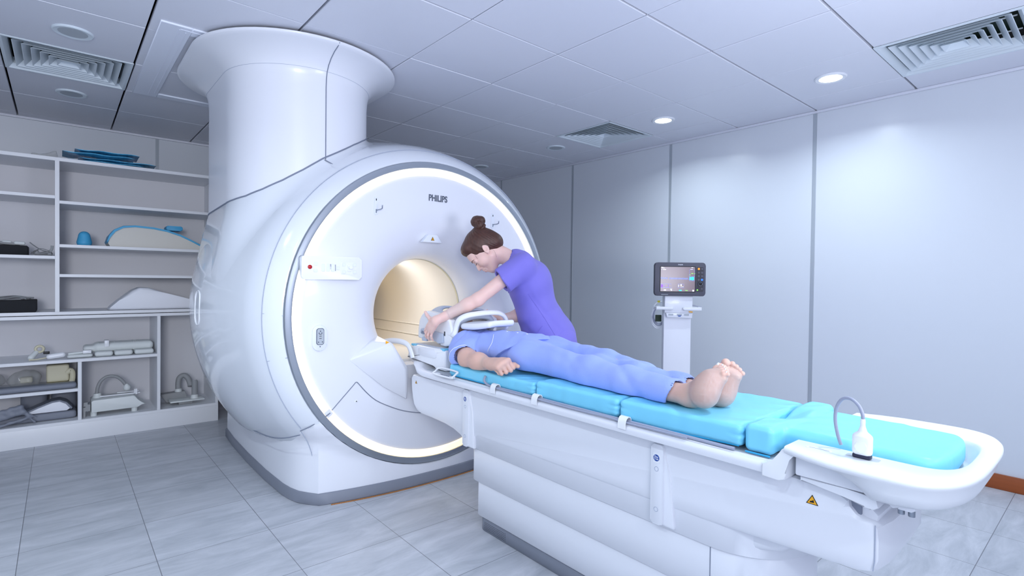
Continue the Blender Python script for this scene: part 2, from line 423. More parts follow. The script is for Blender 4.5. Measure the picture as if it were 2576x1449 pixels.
def diffuser(x, y, label):
    t = thing('ceiling_vent', label, 'vent', (x+.3, y+.3, ZC), 'ceiling air diffusers'); cx, cy = x+.3, y+.3
    def ringp(bm, a, za, b, zb, th=.0025):
        q = [(1, 1), (-1, 1), (-1, -1), (1, -1)]
        L = [[bm.verts.new((cx+s*u, cy+s*v, z)) for u, v in q] for s, z in ((a, za), (b, zb), (b-th, zb), (a-th*1.3, za))]
        for A, B in zip(L, L[1:]+L[:1]):
            for i in range(4): bm.faces.new((A[i], A[(i+1) % 4], B[(i+1) % 4], B[i]))
    bm = bmesh.new()
    q = [(1, 1), (-1, 1), (-1, -1), (1, -1)]
    A = [[bm.verts.new((cx+s*u, cy+s*v, z)) for u, v in q] for s, z in ((.297, ZC+.003), (.297, ZC-.004), (.282, ZC-.004), (.262, ZC+.022), (.262, ZC+.06))]
    for P_, Q_ in zip(A[:-1], A[1:]):
        for i in range(4): bm.faces.new((P_[i], P_[(i+1) % 4], Q_[(i+1) % 4], Q_[i]))
    rel(fin(bm, 'frame', 'vent', t, smooth=False))
    for kx in range(6):
        bm = bmesh.new(); s = .245-.038*kx
        ringp(bm, s, ZC+.002, s-.036, ZC+.042)
        if kx == 5:
            s2 = .03
            bm.faces.new([bm.verts.new((cx+s2*u, cy+s2*v, ZC+.03)) for u, v in q])
        rel(fin(bm, 'louvre', 'vent', t, smooth=False))
    bm = bmesh.new(); box_bm((cx-.29, cy-.29, ZC+.11), (cx+.29, cy+.29, ZC+.2), 0, 1, bm)
    rel(fin(bm, 'duct', 'ventdark', t, smooth=False))
    boxes_ = []
    for s in (-.1, .1): boxes_.append(((cx-.25, cy+s-.002, ZC+.04), (cx+.25, cy+s+.002, ZC+.046)))
    rel(boxes('cross_bar', boxes_, 'vent', t))
for (x, y), lab in vents: diffuser(x, y, lab)

def downlight(x, y, lit, label, power=9):
    t = thing('downlight', label, 'ceiling light', (x, y, ZC), 'recessed ceiling downlights')
    rel(lathe('bezel', [(-.006, .062), (-.009, .082), (-.004, .088), (.004, .088), (.004, .062)], 'white' if lit else 'vent', t, (x, y, ZC), n=40))
    rel(lathe('diffuser', [(-.0065, .001), (-.0066, .063), (.006, .063), (.006, .001)], 'lamp' if lit else 'lampoff', t, (x, y, ZC), n=32))
    if lit: area('downlight_lamp', (x, y, ZC-.02), (x, y, 0), .12, power, (.80, .92, 1.0), shape='DISK', spread=150)
downlight(.30, .31, 1, 'lit round downlight in the ceiling nearest the right edge diffuser')
downlight(1.49, .32, 1, 'lit round downlight in the ceiling, farther of the two lit ones', 8)
downlight(2.68, .32, 0, 'unlit round downlight just left of the small far diffuser')
downlight(3.86, .33, 0, 'unlit round downlight just above the top edge of the scanner ring')
downlight(2.71, 3.89, 0, 'larger looking unlit round downlight above the left air diffuser')
downlight(3.94, 3.88, 0, 'unlit round downlight between the left air diffuser and the shelving')
for x, y in ((-2.1, .32), (-2.1, 3.3), (-.9, 2.1), (-.9, 4.5), (.3, 4.5), (1.5, 4.6)): area('downlight_lamp', (x, y, ZC-.02), (x, y, 0), .12, 11, (.80, .92, 1.0), shape='DISK', spread=150)

# ================================================================== SCANNER
AY, AZ = 2.2, 1.01
T = thing('mri_scanner', 'huge white ring shaped scanner with glowing light ring and column rising to the ceiling', 'scanner', (0, 0, 0))
RX = ([1.79, 1.83, 1.87, 1.93, 2.0, 2.2, 2.4, 2.6, 2.8, 3.0, 3.2, 3.4, 3.5], [.893, .945, .978, 1.010, 1.036, 1.085, 1.125, 1.145, 1.14, 1.11, 1.06, .98, .93])
from bisect import bisect
def _spline(x):
    xs, ys = RX; n = len(xs)
    d = [(ys[min(i+1, n-1)]-ys[max(i-1, 0)])/(xs[min(i+1, n-1)]-xs[max(i-1, 0)]) for i in range(n)]
    xs_, ys_, d_ = map(np.array, (xs, ys, d)); x = np.clip(x, xs[0], xs[-1])
    i = np.clip(np.searchsorted(xs_, x)-1, 0, n-2); h = xs_[i+1]-xs_[i]; t = (x-xs_[i])/h
    return (2*t**3-3*t**2+1)*ys_[i]+(t**3-2*t**2+t)*h*d_[i]+(-2*t**3+3*t**2)*ys_[i+1]+(t**3-t**2)*h*d_[i+1]
CY, CXA, CXB, CR = 2.83, 2.40, 2.82, .40            # column plan: a stadium
def stad(P, r):
    dx = P[:, 0]-np.clip(P[:, 0], CXA, CXB); return np.hypot(dx, P[:, 1]-CY)-r
PHI = np.radians([-180, -120, -90, -60, -45, -30, -15, 0, 15, 30, 45, 60, 75, 90, 120, 180])
ZS = [2.15, 2.14, 2.13, 2.085, 2.045, 1.995, 1.935, 1.875, 1.80, 1.735, 1.685, 1.65, 1.635, 1.625, 1.60, 1.60]
def zseam(P):
    dx = np.clip(P[:, 0], CXA, CXB)
    ph = np.arctan2(P[:, 1]-CY, dx-P[:, 0]); z = np.interp(ph, PHI, ZS)
    return np.where((P[:, 0] > CXA), np.where(P[:, 1] > CY, 1.625-(P[:, 0]-CXA)*.045, 2.13), z)
def housing(P):
    r = np.hypot(P[:, 1]-AY, P[:, 2]-AZ); b = (r-_spline(P[:, 0]))*.93
    b = smax(smax(b, 1.798-P[:, 0], .008), P[:, 0]-3.5, .12)
    nk = smax(stad(P, CR-.03), P[:, 2]-zseam(P)-.03, .012); nk = smax(nk, 1.1-P[:, 2], .01)
    d = smin(b, nk, .0)
    d = smax(d, .28-P[:, 2], .01)
    return smax(d, -(r-.87), .006)                     # open middle
housing.bb = (V3((1.76, 1.0, .26)), V3((3.56, 3.4, 2.24)))
ho = sdf_obj('housing', housing, .026, 'gloss', T)

# column with flared top
def ststad(r, n=36):
    out = []
    for i in range(n+1):
        a = PI/2+PI*i/n; out.append((CXA+r*math.cos(a), CY+r*math.sin(a), math.atan2(r*math.sin(a), -r*math.cos(a))))
    for i in range(n+1):
        a = -PI/2+PI*i/n; out.append((CXB+r*math.cos(a), CY+r*math.sin(a), None))
    return out
def zs_scalar(x, y): return float(zseam(np.array([[x, y, 0.]]))[0])
bm = bmesh.new(); rows = []
for kz, (z, r) in enumerate([(None, CR), (2.26, CR), (2.32, CR+.004), (2.352, CR+.012), (2.385, CR+.032), (2.415, CR+.066), (2.438, CR+.108), (2.452, CR+.148), (2.458, CR+.166), (2.464, CR+.172), (2.472, CR+.172), (2.476, CR+.165), (2.479, CR+.155)]):
    rows.append([bm.verts.new((x, y, zs_scalar(x, y)+.003 if z is None else z)) for x, y, _ in ststad(r)])
for A, B in zip(rows[:-1], rows[1:]):
    for i in range(len(A)): bm.faces.new((A[i], A[(i+1) % len(A)], B[(i+1) % len(A)], B[i]))
fin(bm, 'ceiling_column', 'shell', T, angle=50)
def ring_on(r, z, dz=0): return [(x, y, z) for x, y, _ in ststad(r)]
tube('column_joint_line', ring_on(CR+.0135, 2.355), .0012, 'softseam', T, 6, True)
tube('column_base_gap', [(x, y, zs_scalar(x, y)+.001) for x, y, _ in ststad(CR+.0005)], .0042, 'seam', T, 6, True)
# smooth collar between the column foot and the barrel
def hgrad(p, e=.002):
    E_ = np.eye(3)*e; q = np.array([p+E_[i] for i in range(3)]+[p-E_[i] for i in range(3)]); v = housing(q); return (v[:3]-v[3:])/(2*e)
bm = bmesh.new(); rows = []
for (x0_, y0_, _), (x1_, y1_, _) in zip(ststad(CR), ststad(CR+.01)):
    o_ = nz_ = V3((x1_-x0_, y1_-y0_, 0)); o_ = o_/np.linalg.norm(o_); zs = zs_scalar(x0_, y0_)
    q = V3((x0_, y0_, 0))+o_*.075; z = zs+.06
    while float(housing(np.array([[q[0], q[1], z]]))[0]) > .0005 and z > .5: z -= max(.0008, .6*float(housing(np.array([[q[0], q[1], z]]))[0]))
    P3 = V3((q[0], q[1], z)); g = hgrad(P3); gn = V3((g @ o_, g[2], 0)); gn /= max(1e-6, np.linalg.norm(gn))
    t_ = -o_*gn[1]+V3((0, 0, 1))*gn[0]                     # along the barrel, towards the column
    P0 = V3((x0_, y0_, zs-.001))-o_*.001; L = np.linalg.norm(P3-P0)
    P1 = P0+(V3((0, 0, -1))*.8+o_*.25)*L*.38; P2 = P3+t_*L*.38; P3 = P3-o_*0-V3((0, 0, 1))*.0015; row = [bm.verts.new(tuple(P0-o_*.02)), bm.verts.new(tuple(P0+V3((0, 0, .0)))) ]
    for k in range(1, 11):
        u = k/10; row.append(bm.verts.new(tuple(P0*(1-u)**3+3*P1*u*(1-u)**2+3*P2*u*u*(1-u)+P3*u**3)))
    rows.append(row)
for i in range(len(rows)):
    A, B = rows[i], rows[(i+1) % len(rows)]
    for k in range(len(A)-1): bm.faces.new((A[k], B[k], B[k+1], A[k+1]))
fin(bm, 'column_collar', 'gloss', T, angle=60)
# vertical split in the column
a = math.radians(-2)
def cpt(r, z): return (CXA-r*math.cos(a), CY+r*math.sin(a), z)
tube('column_split_line', [cpt(CR+.001, 1.868), cpt(CR+.001, 2.27), cpt(CR+.005, 2.32), cpt(CR+.013, 2.352), cpt(CR+.033, 2.385), cpt(CR+.067, 2.415), cpt(CR+.109, 2.438), cpt(CR+.149, 2.452), cpt(CR+.172, 2.466)], .0028, 'seam', T, 6)

def circ(r, x, a0, a1, n=90): return [(x, AY+r*math.cos(a0+(a1-a0)*i/n), AZ+r*math.sin(a0+(a1-a0)*i/n)) for i in range(n+1)]
# face, light ring, metal trim
prof = [(1.803, .828), (1.7975, .819), (1.797, .80), (1.797, .72), (1.802, .62), (1.812, .54), (1.832, .47), (1.865, .41), (1.91, .365), (1.96, .341), (2.02, .331), (2.05, .331)]
revolve_x('front_cover', prof, 'shell', T, AY, AZ, 128)
revolve_x('metal_trim_ring', [(1.80, .862), (1.786, .864), (1.784, .872), (1.786, .897), (1.794, .901), (1.80, .902)], 'trim', T, AY, AZ, 128)
s0 = math.atan2(.507-AZ, 2.861-AY); s1 = PI-s0-2*PI
def arc(a, b, name, m, r0=.823, r1=.862, x=1.790):
    return revolve_x(name, [(1.80, r0), (x+.002, r0+.003), (x, (r0+r1)/2), (x+.002, r1-.003), (1.80, r1)], m, T, AY, AZ, 96, a, b)
sA = s0 % (2*PI); sB = (PI-s0) % (2*PI)
arc(sA-2*PI+.022, sB-.022, 'light_ring', 'ring')
arc(sB+.022, sA-.022, 'light_ring', 'ringlow')
for r_ in (.8225, .8625): tube('ring_edge_glow', circ(r_, 1.7965, 0, 2*PI, 120)[:-1], .0016, 'ringlow', T, 5, True)
arc(sA-.022, sA+.022, 'ring_end_cap', 'white'); arc(sB-.022, sB+.022, 'ring_end_cap', 'white')
revolve_x('bore_liner', [(2.045, .331), (2.055, .338), (3.5, .338)], 'liner', T, AY, AZ, 96)
revolve_x('liner_joint', [(2.047, .3315), (2.047, .327), (2.062, .327), (2.062, .336)], 'cream', T, AY, AZ, 96)
tube('bore_lamp', [(2.9-.0, AY+.30*math.cos(q), AZ+.30*math.sin(q)) for q in [math.radians(v) for v in range(-40, 50, 10)]], .012, 'warm', T, 8)
area('bore_light', (3.05, 2.30, 1.14), (2.75, 1.85, 1.05), .14, .7, (1, .74, .40))
area('bore_front_fill', (2.5, 2.25, 1.25), (2.3, 1.9, .9), .2, 2.2, (1, .97, .95))  # added neutral fill to pale the front of the bore, no fixture there
# joint circle between front frame and barrel, and the lower body
jl = math.atan2(.41-AZ, .8)
tube('frame_joint_line', circ(.982, 1.8715, jl, PI-jl), .0022, 'softseam', T, 6)
for ang in (172, 190, -10, 8):
    q = math.radians(ang+0)
for (ya, za, yb, zb) in ((3.186, 1.03, 3.10, 1.02), (3.162, .79, 3.08, .81)):
    tube('frame_joint_line', [(1.869, ya-.008, za), (1.798, yb, zb)], .0016, 'softseam', T, 6)
tube('frame_joint_line', [(1.784, 2.865, .503), (1.794, 2.90, .477), (1.828, 2.955, .436), (1.864, 2.992, .412)], .0032, 'seam', T, 6)
# seam from the ring up to the column split
tube('frame_joint_line', [(1.994, 2.823, 1.868), (1.97, 2.80, 1.850), (1.935, 2.775, 1.828), (1.90, 2.758, 1.812), (1.871, 2.745, 1.793)], .0032, 'seam', T, 6, n=4)
# round grip plate in the flank
def hull_y(x, z): return AY+math.sqrt(max(0, float(_spline(np.array([x]))[0])**2-(z-AZ)**2))
gp = []
for i in range(40):
    q = 2*PI*i/40; gz = .095*math.sin(q); gx_ = .045*math.cos(q); gz = (.055 if gz > 0 else -.055)*1+.045*math.sin(q)
    x, z = 2.56+gx_, 1.03+gz; gp.append((x, hull_y(x, z)+.001, z))
tube('grip_plate_outline', gp, .0035, 'white', T, 6, True)

# lower body and skirt
def plan(off=0., xb=3.55):
    pts = []
    for i in range(25):                                   # front edge from the far to the near side
        y = 1.50+1.40*i/24; u = (y-AY)/.8
        pts.append((1.768+.115*abs(u)**2.2-off, y))
    near = [(1.905, 2.935), (1.96, 2.966), (2.03, 2.985), (2.12, 2.997), (2.4, 3.008), (2.8, 3.008), (3.2, 2.998), (xb-.06, 2.98), (xb, 2.92)]
    pts += [(x-off*.3 if x < 2 else x, y+off) for x, y in near]
    pts += [(x-off*.3 if x < 2 else x, 2*AY-y-off) for x, y in near[::-1]]
    return pts
bm = bmesh.new(); rows = []
def flush(x, y, z):
    if x > 2.1 or z < .12: return (x, y, z)
    r = math.hypot(y-AY, z-AZ)
    if r > 1.10: return (x, y, z)
    t = float(np.interp(r, [.86, .9, .945, .978, 1.01, 1.036, 1.10], [1.79, 1.79, 1.83, 1.87, 1.93, 2.0, 2.25]))+(-.004 if z < .507-(abs(y-AY)-.661)*.74 else .012)
    return (min(x, t), y, z)
for z, o_ in [(.062, 0), (.08, .001), (.14, 0), (.2, -.001)]+[(.2+.02*i, -.001-.012*(i/22)**2) for i in range(1, 23)]+[(.66, -.03)]:
    rows.append([bm.verts.new(flush(x, y, z)) for x, y in plan(o_)])
for A, B in zip(rows[:-1], rows[1:]):
    for i in range(len(A)): bm.faces.new((A[i], A[(i+1) % len(A)], B[(i+1) % len(A)], B[i]))
bm.faces.new(rows[0][::-1]); bm.faces.new(rows[-1])
lb = fin(bm, 'lower_cover', 'shell', T, angle=50)
# cut the round face out of the lower cover so that the ring sits in front of it
cutter = revolve_x('cutter', [(1.2, .902), (1.98, .902)], 'dark', None, AY, AZ, 96)
bmc = bmesh.new(); bmc.from_mesh(cutter.data); bmesh.ops.holes_fill(bmc, edges=[e for e in bmc.edges if e.is_boundary]); bmesh.ops.recalc_face_normals(bmc, faces=bmc.faces); bmc.to_mesh(cutter.data); bmc.free()
md = lb.modifiers.new('opening', 'BOOLEAN'); md.object = cutter; md.operation = 'DIFFERENCE'; md.solver = 'EXACT'
bpy.context.view_layer.update()
nm = bpy.data.meshes.new_from_object(lb.evaluated_get(bpy.context.evaluated_depsgraph_get())); lb.modifiers.clear(); lb.data = nm
nm.set_sharp_from_angle(angle=math.radians(35))
bpy.data.objects.remove(cutter)
bm = bmesh.new(); rows = []
for z, o_ in ((.0, .006), (.004, .011), (.058, .011), (.063, .006), (.063, -.02)):
    rows.append([bm.verts.new((x, y, z)) for x, y in plan(o_, 3.56)])
for A, B in zip(rows[:-1], rows[1:]):
    for i in range(len(A)): bm.faces.new((A[i], A[(i+1) % len(A)], B[(i+1) % len(A)], B[i]))
fin(bm, 'base_skirt', 'greyband', T, angle=50)
tube('skirt_split_line', [(1.872, 2.913, .002), (1.872, 2.913, .06)], .002, 'dark', T, 6)
tube('corner_joint_line', [(1.882, 2.913, .066), (1.884, 2.914, .2), (1.888, 2.920, .26), (1.880, 2.948, .34), (1.868, 2.985, .405)], .0022, 'softseam', T, 6, n=4)
tube('flank_joint_line', [(1.835, 3.004, .40), (1.95, 3.045, .365), (2.1, 3.07, .34), (2.35, 3.078, .315), (2.6, 3.085, .302), (2.9, 3.085, .302)], .003, 'seam', T, 6, n=4)
o = boxes('floor_edge_strip', [((1.768+.115*abs((1.506+i*.012-AY)/.8)**2.2-.026, 1.5+i*.012, .0005), (1.768+.115*abs((1.506+i*.012-AY)/.8)**2.2-.0165, 1.5+(i+1)*.012, .003)) for i in range(0, 112)], 'copper')
tagit(o, 'thin copper coloured strip on the floor along the front of the scanner base', 'floor strip')

# ---- details on the face
def on_face(y, z, d=0):
    r = math.hypot(y-AY, z-AZ); xs = sorted((q[1], q[0]) for q in prof)
    return float(np.interp(r, [a for a, b in xs], [b for a, b in xs]))-d
text('maker_lettering', 'PHILIPS', .052, 'print', T, frame((on_face(2.206, 1.697, .002), 2.206, 1.697), (0, -1, 0), (0, 0, 1)), .0006, .0016, .80)
def hook(y, z):
    x = on_face(y, z)
    p = prism('hook_plate', rrect(y, z+.0, .026, .10, .0125), YZ, x-.004, x+.003, 'button', T, .0015, 1)
    h = tube('hook', [(x-.003, y-.002, z-.028), (x-.014, y-.002, z-.024), (x-.035, y-.010, z-.022), (x-.047, y-.014, z-.018), (x-.049, y-.014, z+.002)], .0032, 'steel', p, 6)
    prism('keyhole', rrect(y, z+.034, .005, .012, .0024), YZ, x-.0048, x-.003, 'black', p)
    prism('keyhole', rrect(y, z-.030, .007, .022, .0034), YZ, x-.0048, x-.003, 'steel', p)
hook(2.61, 1.615); hook(1.785, 1.598)
# laser window recess
lw = prism('laser_window', [(2.306, 1.432), (2.172, 1.432), (2.205, 1.478), (2.268, 1.478)], YZ, 1.803, 1.84, 'button', T, .003, 2)
tri = [(2.250, 1.4435), (2.226, 1.4435), (2.238, 1.466)]
wt = prism('warning_label', tri, YZ, 1.8008, 1.8035, 'black', lw)
tri2 = [(2.2475, 1.4448), (2.2285, 1.4448), (2.238, 1.4628)]
prism('warning_label', tri2, YZ, 1.8000, 1.8010, 'orange', lw)
prism('warning_label', rrect(2.238, 1.451, .004, .008, .0015), YZ, 1.7996, 1.8002, 'black', lw)
# control panel
cp = prism('control_panel', rrect(2.868, 1.263, .318, .120, .014), YZ, 1.757, 1.797, 'white', T, .006, 3)
def cb(u, v, wd, ht, name='button', m='button', d=.0025, r=.004):
    y = 2.868+.159-u*.318; z = 1.263+.06-v*.12
    o = prism(name, rrect(y, z, wd, ht, min(r, wd/2.1, ht/2.1), 3), YZ, 1.757-d, 1.758, m, cp, .0008, 1); return o
lathe('emergency_button', [(0, .013), (.002, .0125), (.0025, .0105)], 'white', cp, (1.7575, 2.868+.159-.125*.318, 1.266), (-1, 0, 0))
lathe('emergency_button', [(0, .0105), (.006, .0103), (.0085, .007), (.009, .001)], 'red', cp, (1.7555, 2.868+.159-.125*.318, 1.266), (-1, 0, 0))
for u, v in ((.22, .33), (.22, .62)): cb(u, v, .019, .018)
for u in (.34, .42, .50): cb(u, .49, .017, .040)
cb(.585, .50, .017, .018)
cb(.77, .50, .088, .068, 'button_field', 'matte', .001, .008)
for u in (.685, .87):
    for v in (.34, .66): cb(u, v, .018, .018, d=.004)
cb(.78, .50, .022, .030, 'joystick', 'white', .006); cb(.785, .46, .019, .017, 'joystick', 'white', .02, .006)
for v in (.44, .49, .54): cb(.462, v, .0022, .003, 'indicator', 'seam', .003, .001)
cb(.543, .49, .0022, .034, 'indicator', 'seam', .003, .001)
cb(.462, .38, .0022, .012, 'indicator', 'seam', .003, .001)
box('panel_bracket', (1.79, 2.75, 1.23), (1.80, 2.95, 1.30), 'white', T)
# connector plate low on the left of the face
kp = prism('connector_plate', rrect(2.922, .900, .074, .134, .036, 8), YZ, 1.782, 1.80, 'button', T, .004, 2)
prism('socket_frame', rrect(2.922, .908, .040, .086, .012, 6), YZ, 1.7795, 1.783, 'print', kp)
prism('socket_block', rrect(2.922, .908, .034, .080, .010, 6), YZ, 1.7775, 1.783, 'lampoff', kp, .001, 1)
for dz in (.012, .002, -.009): prism('socket_slot', rrect(2.922, .908+dz, .013, .0022, .001, 2), YZ, 1.7765, 1.778, 'black', kp)
for dy, dz in ((0, .028), (-.007, .018), (.007, .018), (-.010, -.028), (.010, -.028), (0, -.052)):
    lathe('socket_screw', [(0, .0034), (.002, .003)], 'print', kp, (1.778+(.004 if dz < -.04 else 0), 2.922+dy, .908+dz), (-1, 0, 0), n=10)
# access panel outline and its lock
def fp(y, z): return (on_face(y, z, .0005), y, z)
half = [(2.852, .512), (2.80, .565), (2.735, .628), (2.716, .645), (2.700, .632), (2.66, .585), (2.60, .530), (2.52, .485), (2.42, .442), (2.30, .412), (2.20, .404)]
full = half+[(2*AY-y, z) for y, z in half[::-1]]
tube('access_panel_gap', [fp(*q) for q in smooth_path([(y, z, 0) for y, z in full], 3) for q in [(q.x, q.y)]], .0026, 'seam', T, 6)
lk = lathe('panel_lock', [(0, .009), (.0015, .0085), (.002, .0075)], 'white', T, fp(2.716, .541), (-1, 0, 0)); lathe('keyhole', [(0, .003), (.001, .003)], 'black', lk, (fp(2.716, .541)[0]-.002, 2.716, .541), (-1, 0, 0), n=12)
# docking cowl under the bore: a fin each side and a low bridge between them
for s in (1, -1):
    bm = bmesh.new()
    for y, z, x in ((2.762, .770, 1.803), (2.545, .856, 1.716), (2.515, .775, 1.702), (2.47, .700, 1.702), (2.40, .50, 1.80), (2.56, .60, 1.806), (2.62, .86, 1.815), (2.53, .885, 1.97), (2.44, .70, 1.72), (2.44, .66, 1.97), (2.46, .70, 1.98)):
        bm.verts.new((x, AY+s*(y-AY), z))
    bmesh.ops.convex_hull(bm, input=bm.verts)
    bmesh.ops.delete(bm, geom=[v for v in bm.verts if not v.link_faces], context='VERTS')
    cw = fin(bm, 'docking_cowl', 'shell', T, angle=20)
    bv = cw.modifiers.new('soft', 'BEVEL'); bv.width = .008; bv.segments = 3; bv.limit_method = 'ANGLE'; bv.angle_limit = math.radians(18)
    bm = bmesh.new()
    tube_bm(smooth_path([(1.985, AY+s*.265, .83), (1.90, AY+s*.255, .845), (1.80, AY+s*.245, .848), (1.735, AY+s*.238, .835), (1.71, AY+s*.232, .80), (1.70, AY+s*.226, .765)], 5), .010, 8, bm=bm, flat=1.6)
    fin(bm, 'guide_lip', 'white', T, angle=60)
    for z, w_ in ((.872, .010), (.802, .012)):
        y = math.sqrt(.338**2-(z-AZ)**2); y0, y1 = sorted((AY+s*(y+.004), AY+s*(y-w_)))
        box('bore_ledge', (2.04, y0, z-.004), (3.46, y1, z+.004), 'liner', T, bev=.001)
box('bore_floor', (1.99, AY-.24, .69), (3.46, AY+.24, .715), 'liner', T, bev=.004)
box('docking_bridge', (1.86, AY-.235, .58), (2.02, AY+.235, .70), 'shell', T, bev=.01)
prism('warning_label', [(2.575, .850), (2.553, .858), (2.575, .868)], YZ, 1.735, 1.738, 'orange', T)

# ================================================================== PATIENT TABLE
TB = thing('patient_table', 'long white scanner table with stepped pedestal and raised rounded foot end', 'table', (0, 0, 0))
def pedestal(name, hw, x1, xe, z0, z1, m, xr=-.10):
    pts = [(x1, AY+hw-.02), (x1-.006, AY+hw-.006), (x1-.02, AY+hw)]
    pts += [(xr+.0, AY+hw)]
    for i in range(1, 20):
        a = PI/2+PI*i/20; pts.append((xr+xe*math.cos(a), AY+hw*math.sin(a)))
    pts += [(xr, AY-hw), (x1-.02, AY-hw), (x1-.006, AY-hw+.006), (x1, AY-hw+.02)]
    bm = bmesh.new(); rows = []
    for z, o_ in ((z0, .004), (z0+.004, 0), (z1-.004, 0), (z1, .004)):
        rows.append([bm.verts.new((AY*0+x-(o_ if x > 0 else -o_), AY+(y-AY)*(1-o_/hw), z)) for x, y in pts])
    for A, B in zip(rows[:-1], rows[1:]):
        for i in range(len(A)): bm.faces.new((A[i], A[(i+1) % len(A)], B[(i+1) % len(A)], B[i]))
    bm.faces.new(rows[0][::-1]); bm.faces.new(rows[-1])
    return fin(bm, name, m, TB, angle=50)
foot = pedestal('pedestal_foot', .190, 1.098, .20, .0, .062, 'greyband')
pedestal('pedestal_section', .197, 1.125, .21, .066, .238, 'table')
pedestal('pedestal_section', .206, 1.152, .22, .232, .404, 'table')
pedestal('pedestal_section', .215, 1.16, .22, .392, .66, 'table')
bm = bmesh.new()
for i in range(17):
    for j in range(5):
        bmesh.ops.create_cube(bm, size=1, matrix=Matrix.Translation((1.065-i*.0095, 2.3903, .045-j*.008)) @ Matrix.Diagonal((.0026, .001, .0026, 1)))
fin(bm, 'vent_holes', 'black', foot, smooth=False)
tube('pedestal_joint_line', [(-.098, 2.4148+dy, z) for z, dy in ((.07, -.0175), (.232, -.0175), (.236, -.0085), (.40, -.0085))], .0016, 'seam', TB, 6)
# upper carriage: head-end cantilever + foot-end cover, one long shape
side = [(1.715, .652), (1.712, .60), (1.70, .53), (1.685, .492), (1.66, .472), (1.62, .463), (1.50, .462), (1.38, .458), (1.30, .448), (1.235, .43), (1.195, .405), (1.17, .385), (1.15, .42),
        (1.10, .46), (.5, .465), (-.08, .470), (-.20, .476), (-.42, .486), (-.51, .490), (-.545, .500), (-.556, .53), (-.556, .58), (-.552, .612), (-.540, .622), (-.522, .624), (-.506, .631), (-.492, .646), (-.474, .664), (-.452, .676), (-.42, .683), (-.34, .686), (-.20, .684), (1.70, .670)]
bm = bmesh.new(); R_ = []
for t in (-1, -.97, -.85, -.6, -.3, 0, .3, .6, .85, .97, 1):
    e = .055*max(0, abs(t)-.45)**2*(1 if t > 0 else 1.6)+(.010 if abs(t) == 1 else 0)
    R_.append([bm.verts.new((x+(e if x < -.48 else 0), AY+.222*t, z+((.012 if z < .55 else -.004) if abs(t) == 1 else (.002 if abs(t) == .97 and z < .55 else 0)))) for x, z in side])
for A, B in zip(R_[:-1], R_[1:]):
    for i in range(len(A)): bm.faces.new((A[i], A[(i+1) % len(A)], B[(i+1) % len(A)], B[i]))
bm.faces.new(R_[0][::-1]); bm.faces.new(R_[-1])
fin(bm, 'carriage_cover', 'table', TB, angle=38)
prism('carriage_lift_block', [(-.16, .40), (-.30, .44), (-.36, .49), (-.16, .49)], XZ, AY-.18, AY+.18, 'table', TB, .02, 3)
tube('carriage_joint_line', [(-.532, 2.4210, .505), (-.535, 2.4210, .53), (-.535, 2.4210, .619)], .0014, 'softseam', TB, 6)
tube('carriage_joint_line', [(.06+.0, 2.4222, .47), (.062, 2.4222, .66)], .0012, 'softseam', TB, 6)
box('carriage_slot', (-.50, AY-.2, .62), (-.34, AY+.205, .70), 'seam', TB, bev=.004)
prism('carriage_end_block', [(-.44, .60), (-.53, .60), (-.535, .635), (-.52, .65), (-.50, .655), (-.47, .675), (-.44, .675)], XZ, AY-.19, AY+.195, 'table', TB, .006, 2)
def strip(x, z0, z1, lab):
    p = prism('side_bracket', rrect(x, (z0+z1)/2, .046, z1-z0, .01), XZ, 2.40, 2.436, 'table', TB, .004, 2)
    prism('side_bracket_fillet', [(x-.018, z1), (x-.045, z1-.10), (x-.062, z0+.01), (x-.060, z0), (x+.0, z0), (x+.0, z1)], XZ, 2.40, 2.428, 'table', p, .004, 2)
    b = prism('badge_plate', rrect(x+.001, z1-.045, .026, .034, .004), XZ, 2.4355, 2.4375, 'white', p)
    lathe('badge', [(0, .0112), (.0007, .0112)], 'blue', p, (x+.001, 2.4373, z1-.045), (0, 1, 0), n=32)
    text('badge_lettering', 'Flex\nTrak', .0088, 'white', p, frame((x+.001, 2.4381, z1-.045), (-1, 0, 0), (0, 0, 1)), .0002, .00012)
    for z in (z1-.082, z0+.05):
        bm = tube_bm([(x+.001+.0075*math.cos(q), 2.4365, z+.0075*math.sin(q)) for q in [i*PI/12 for i in range(24)]], .0009, 6, True); fin(bm, 'screw_cap', 'softseam', p)
strip(1.172, .395, .672, 'a'); strip(.080, .405, .672, 'b')
def wtri(cx, cz, s, par, y=2.4225):
    k = prism('warning_label', [(cx-s, cz-s*.8), (cx+s, cz-s*.8), (cx, cz+s*.9)], XZ, y, y+.0008, 'black', par)
    prism('warning_sign', [(cx-s*.8, cz-s*.68), (cx+s*.8, cz-s*.68), (cx, cz+s*.68)], XZ, y+.0006, y+.0012, 'orange', par)
    prism('warning_sign', [(cx-s*.35, cz-s*.45), (cx+s*.4, cz-s*.5), (cx+s*.3, cz-s*.25), (cx-s*.05, cz-s*.12), (cx-s*.2, cz+.1*s)], XZ, y+.001, y+.0015, 'black', par)
wtri(-.392, .637, .015, TB); wtri(1.665, .632, .010, TB)
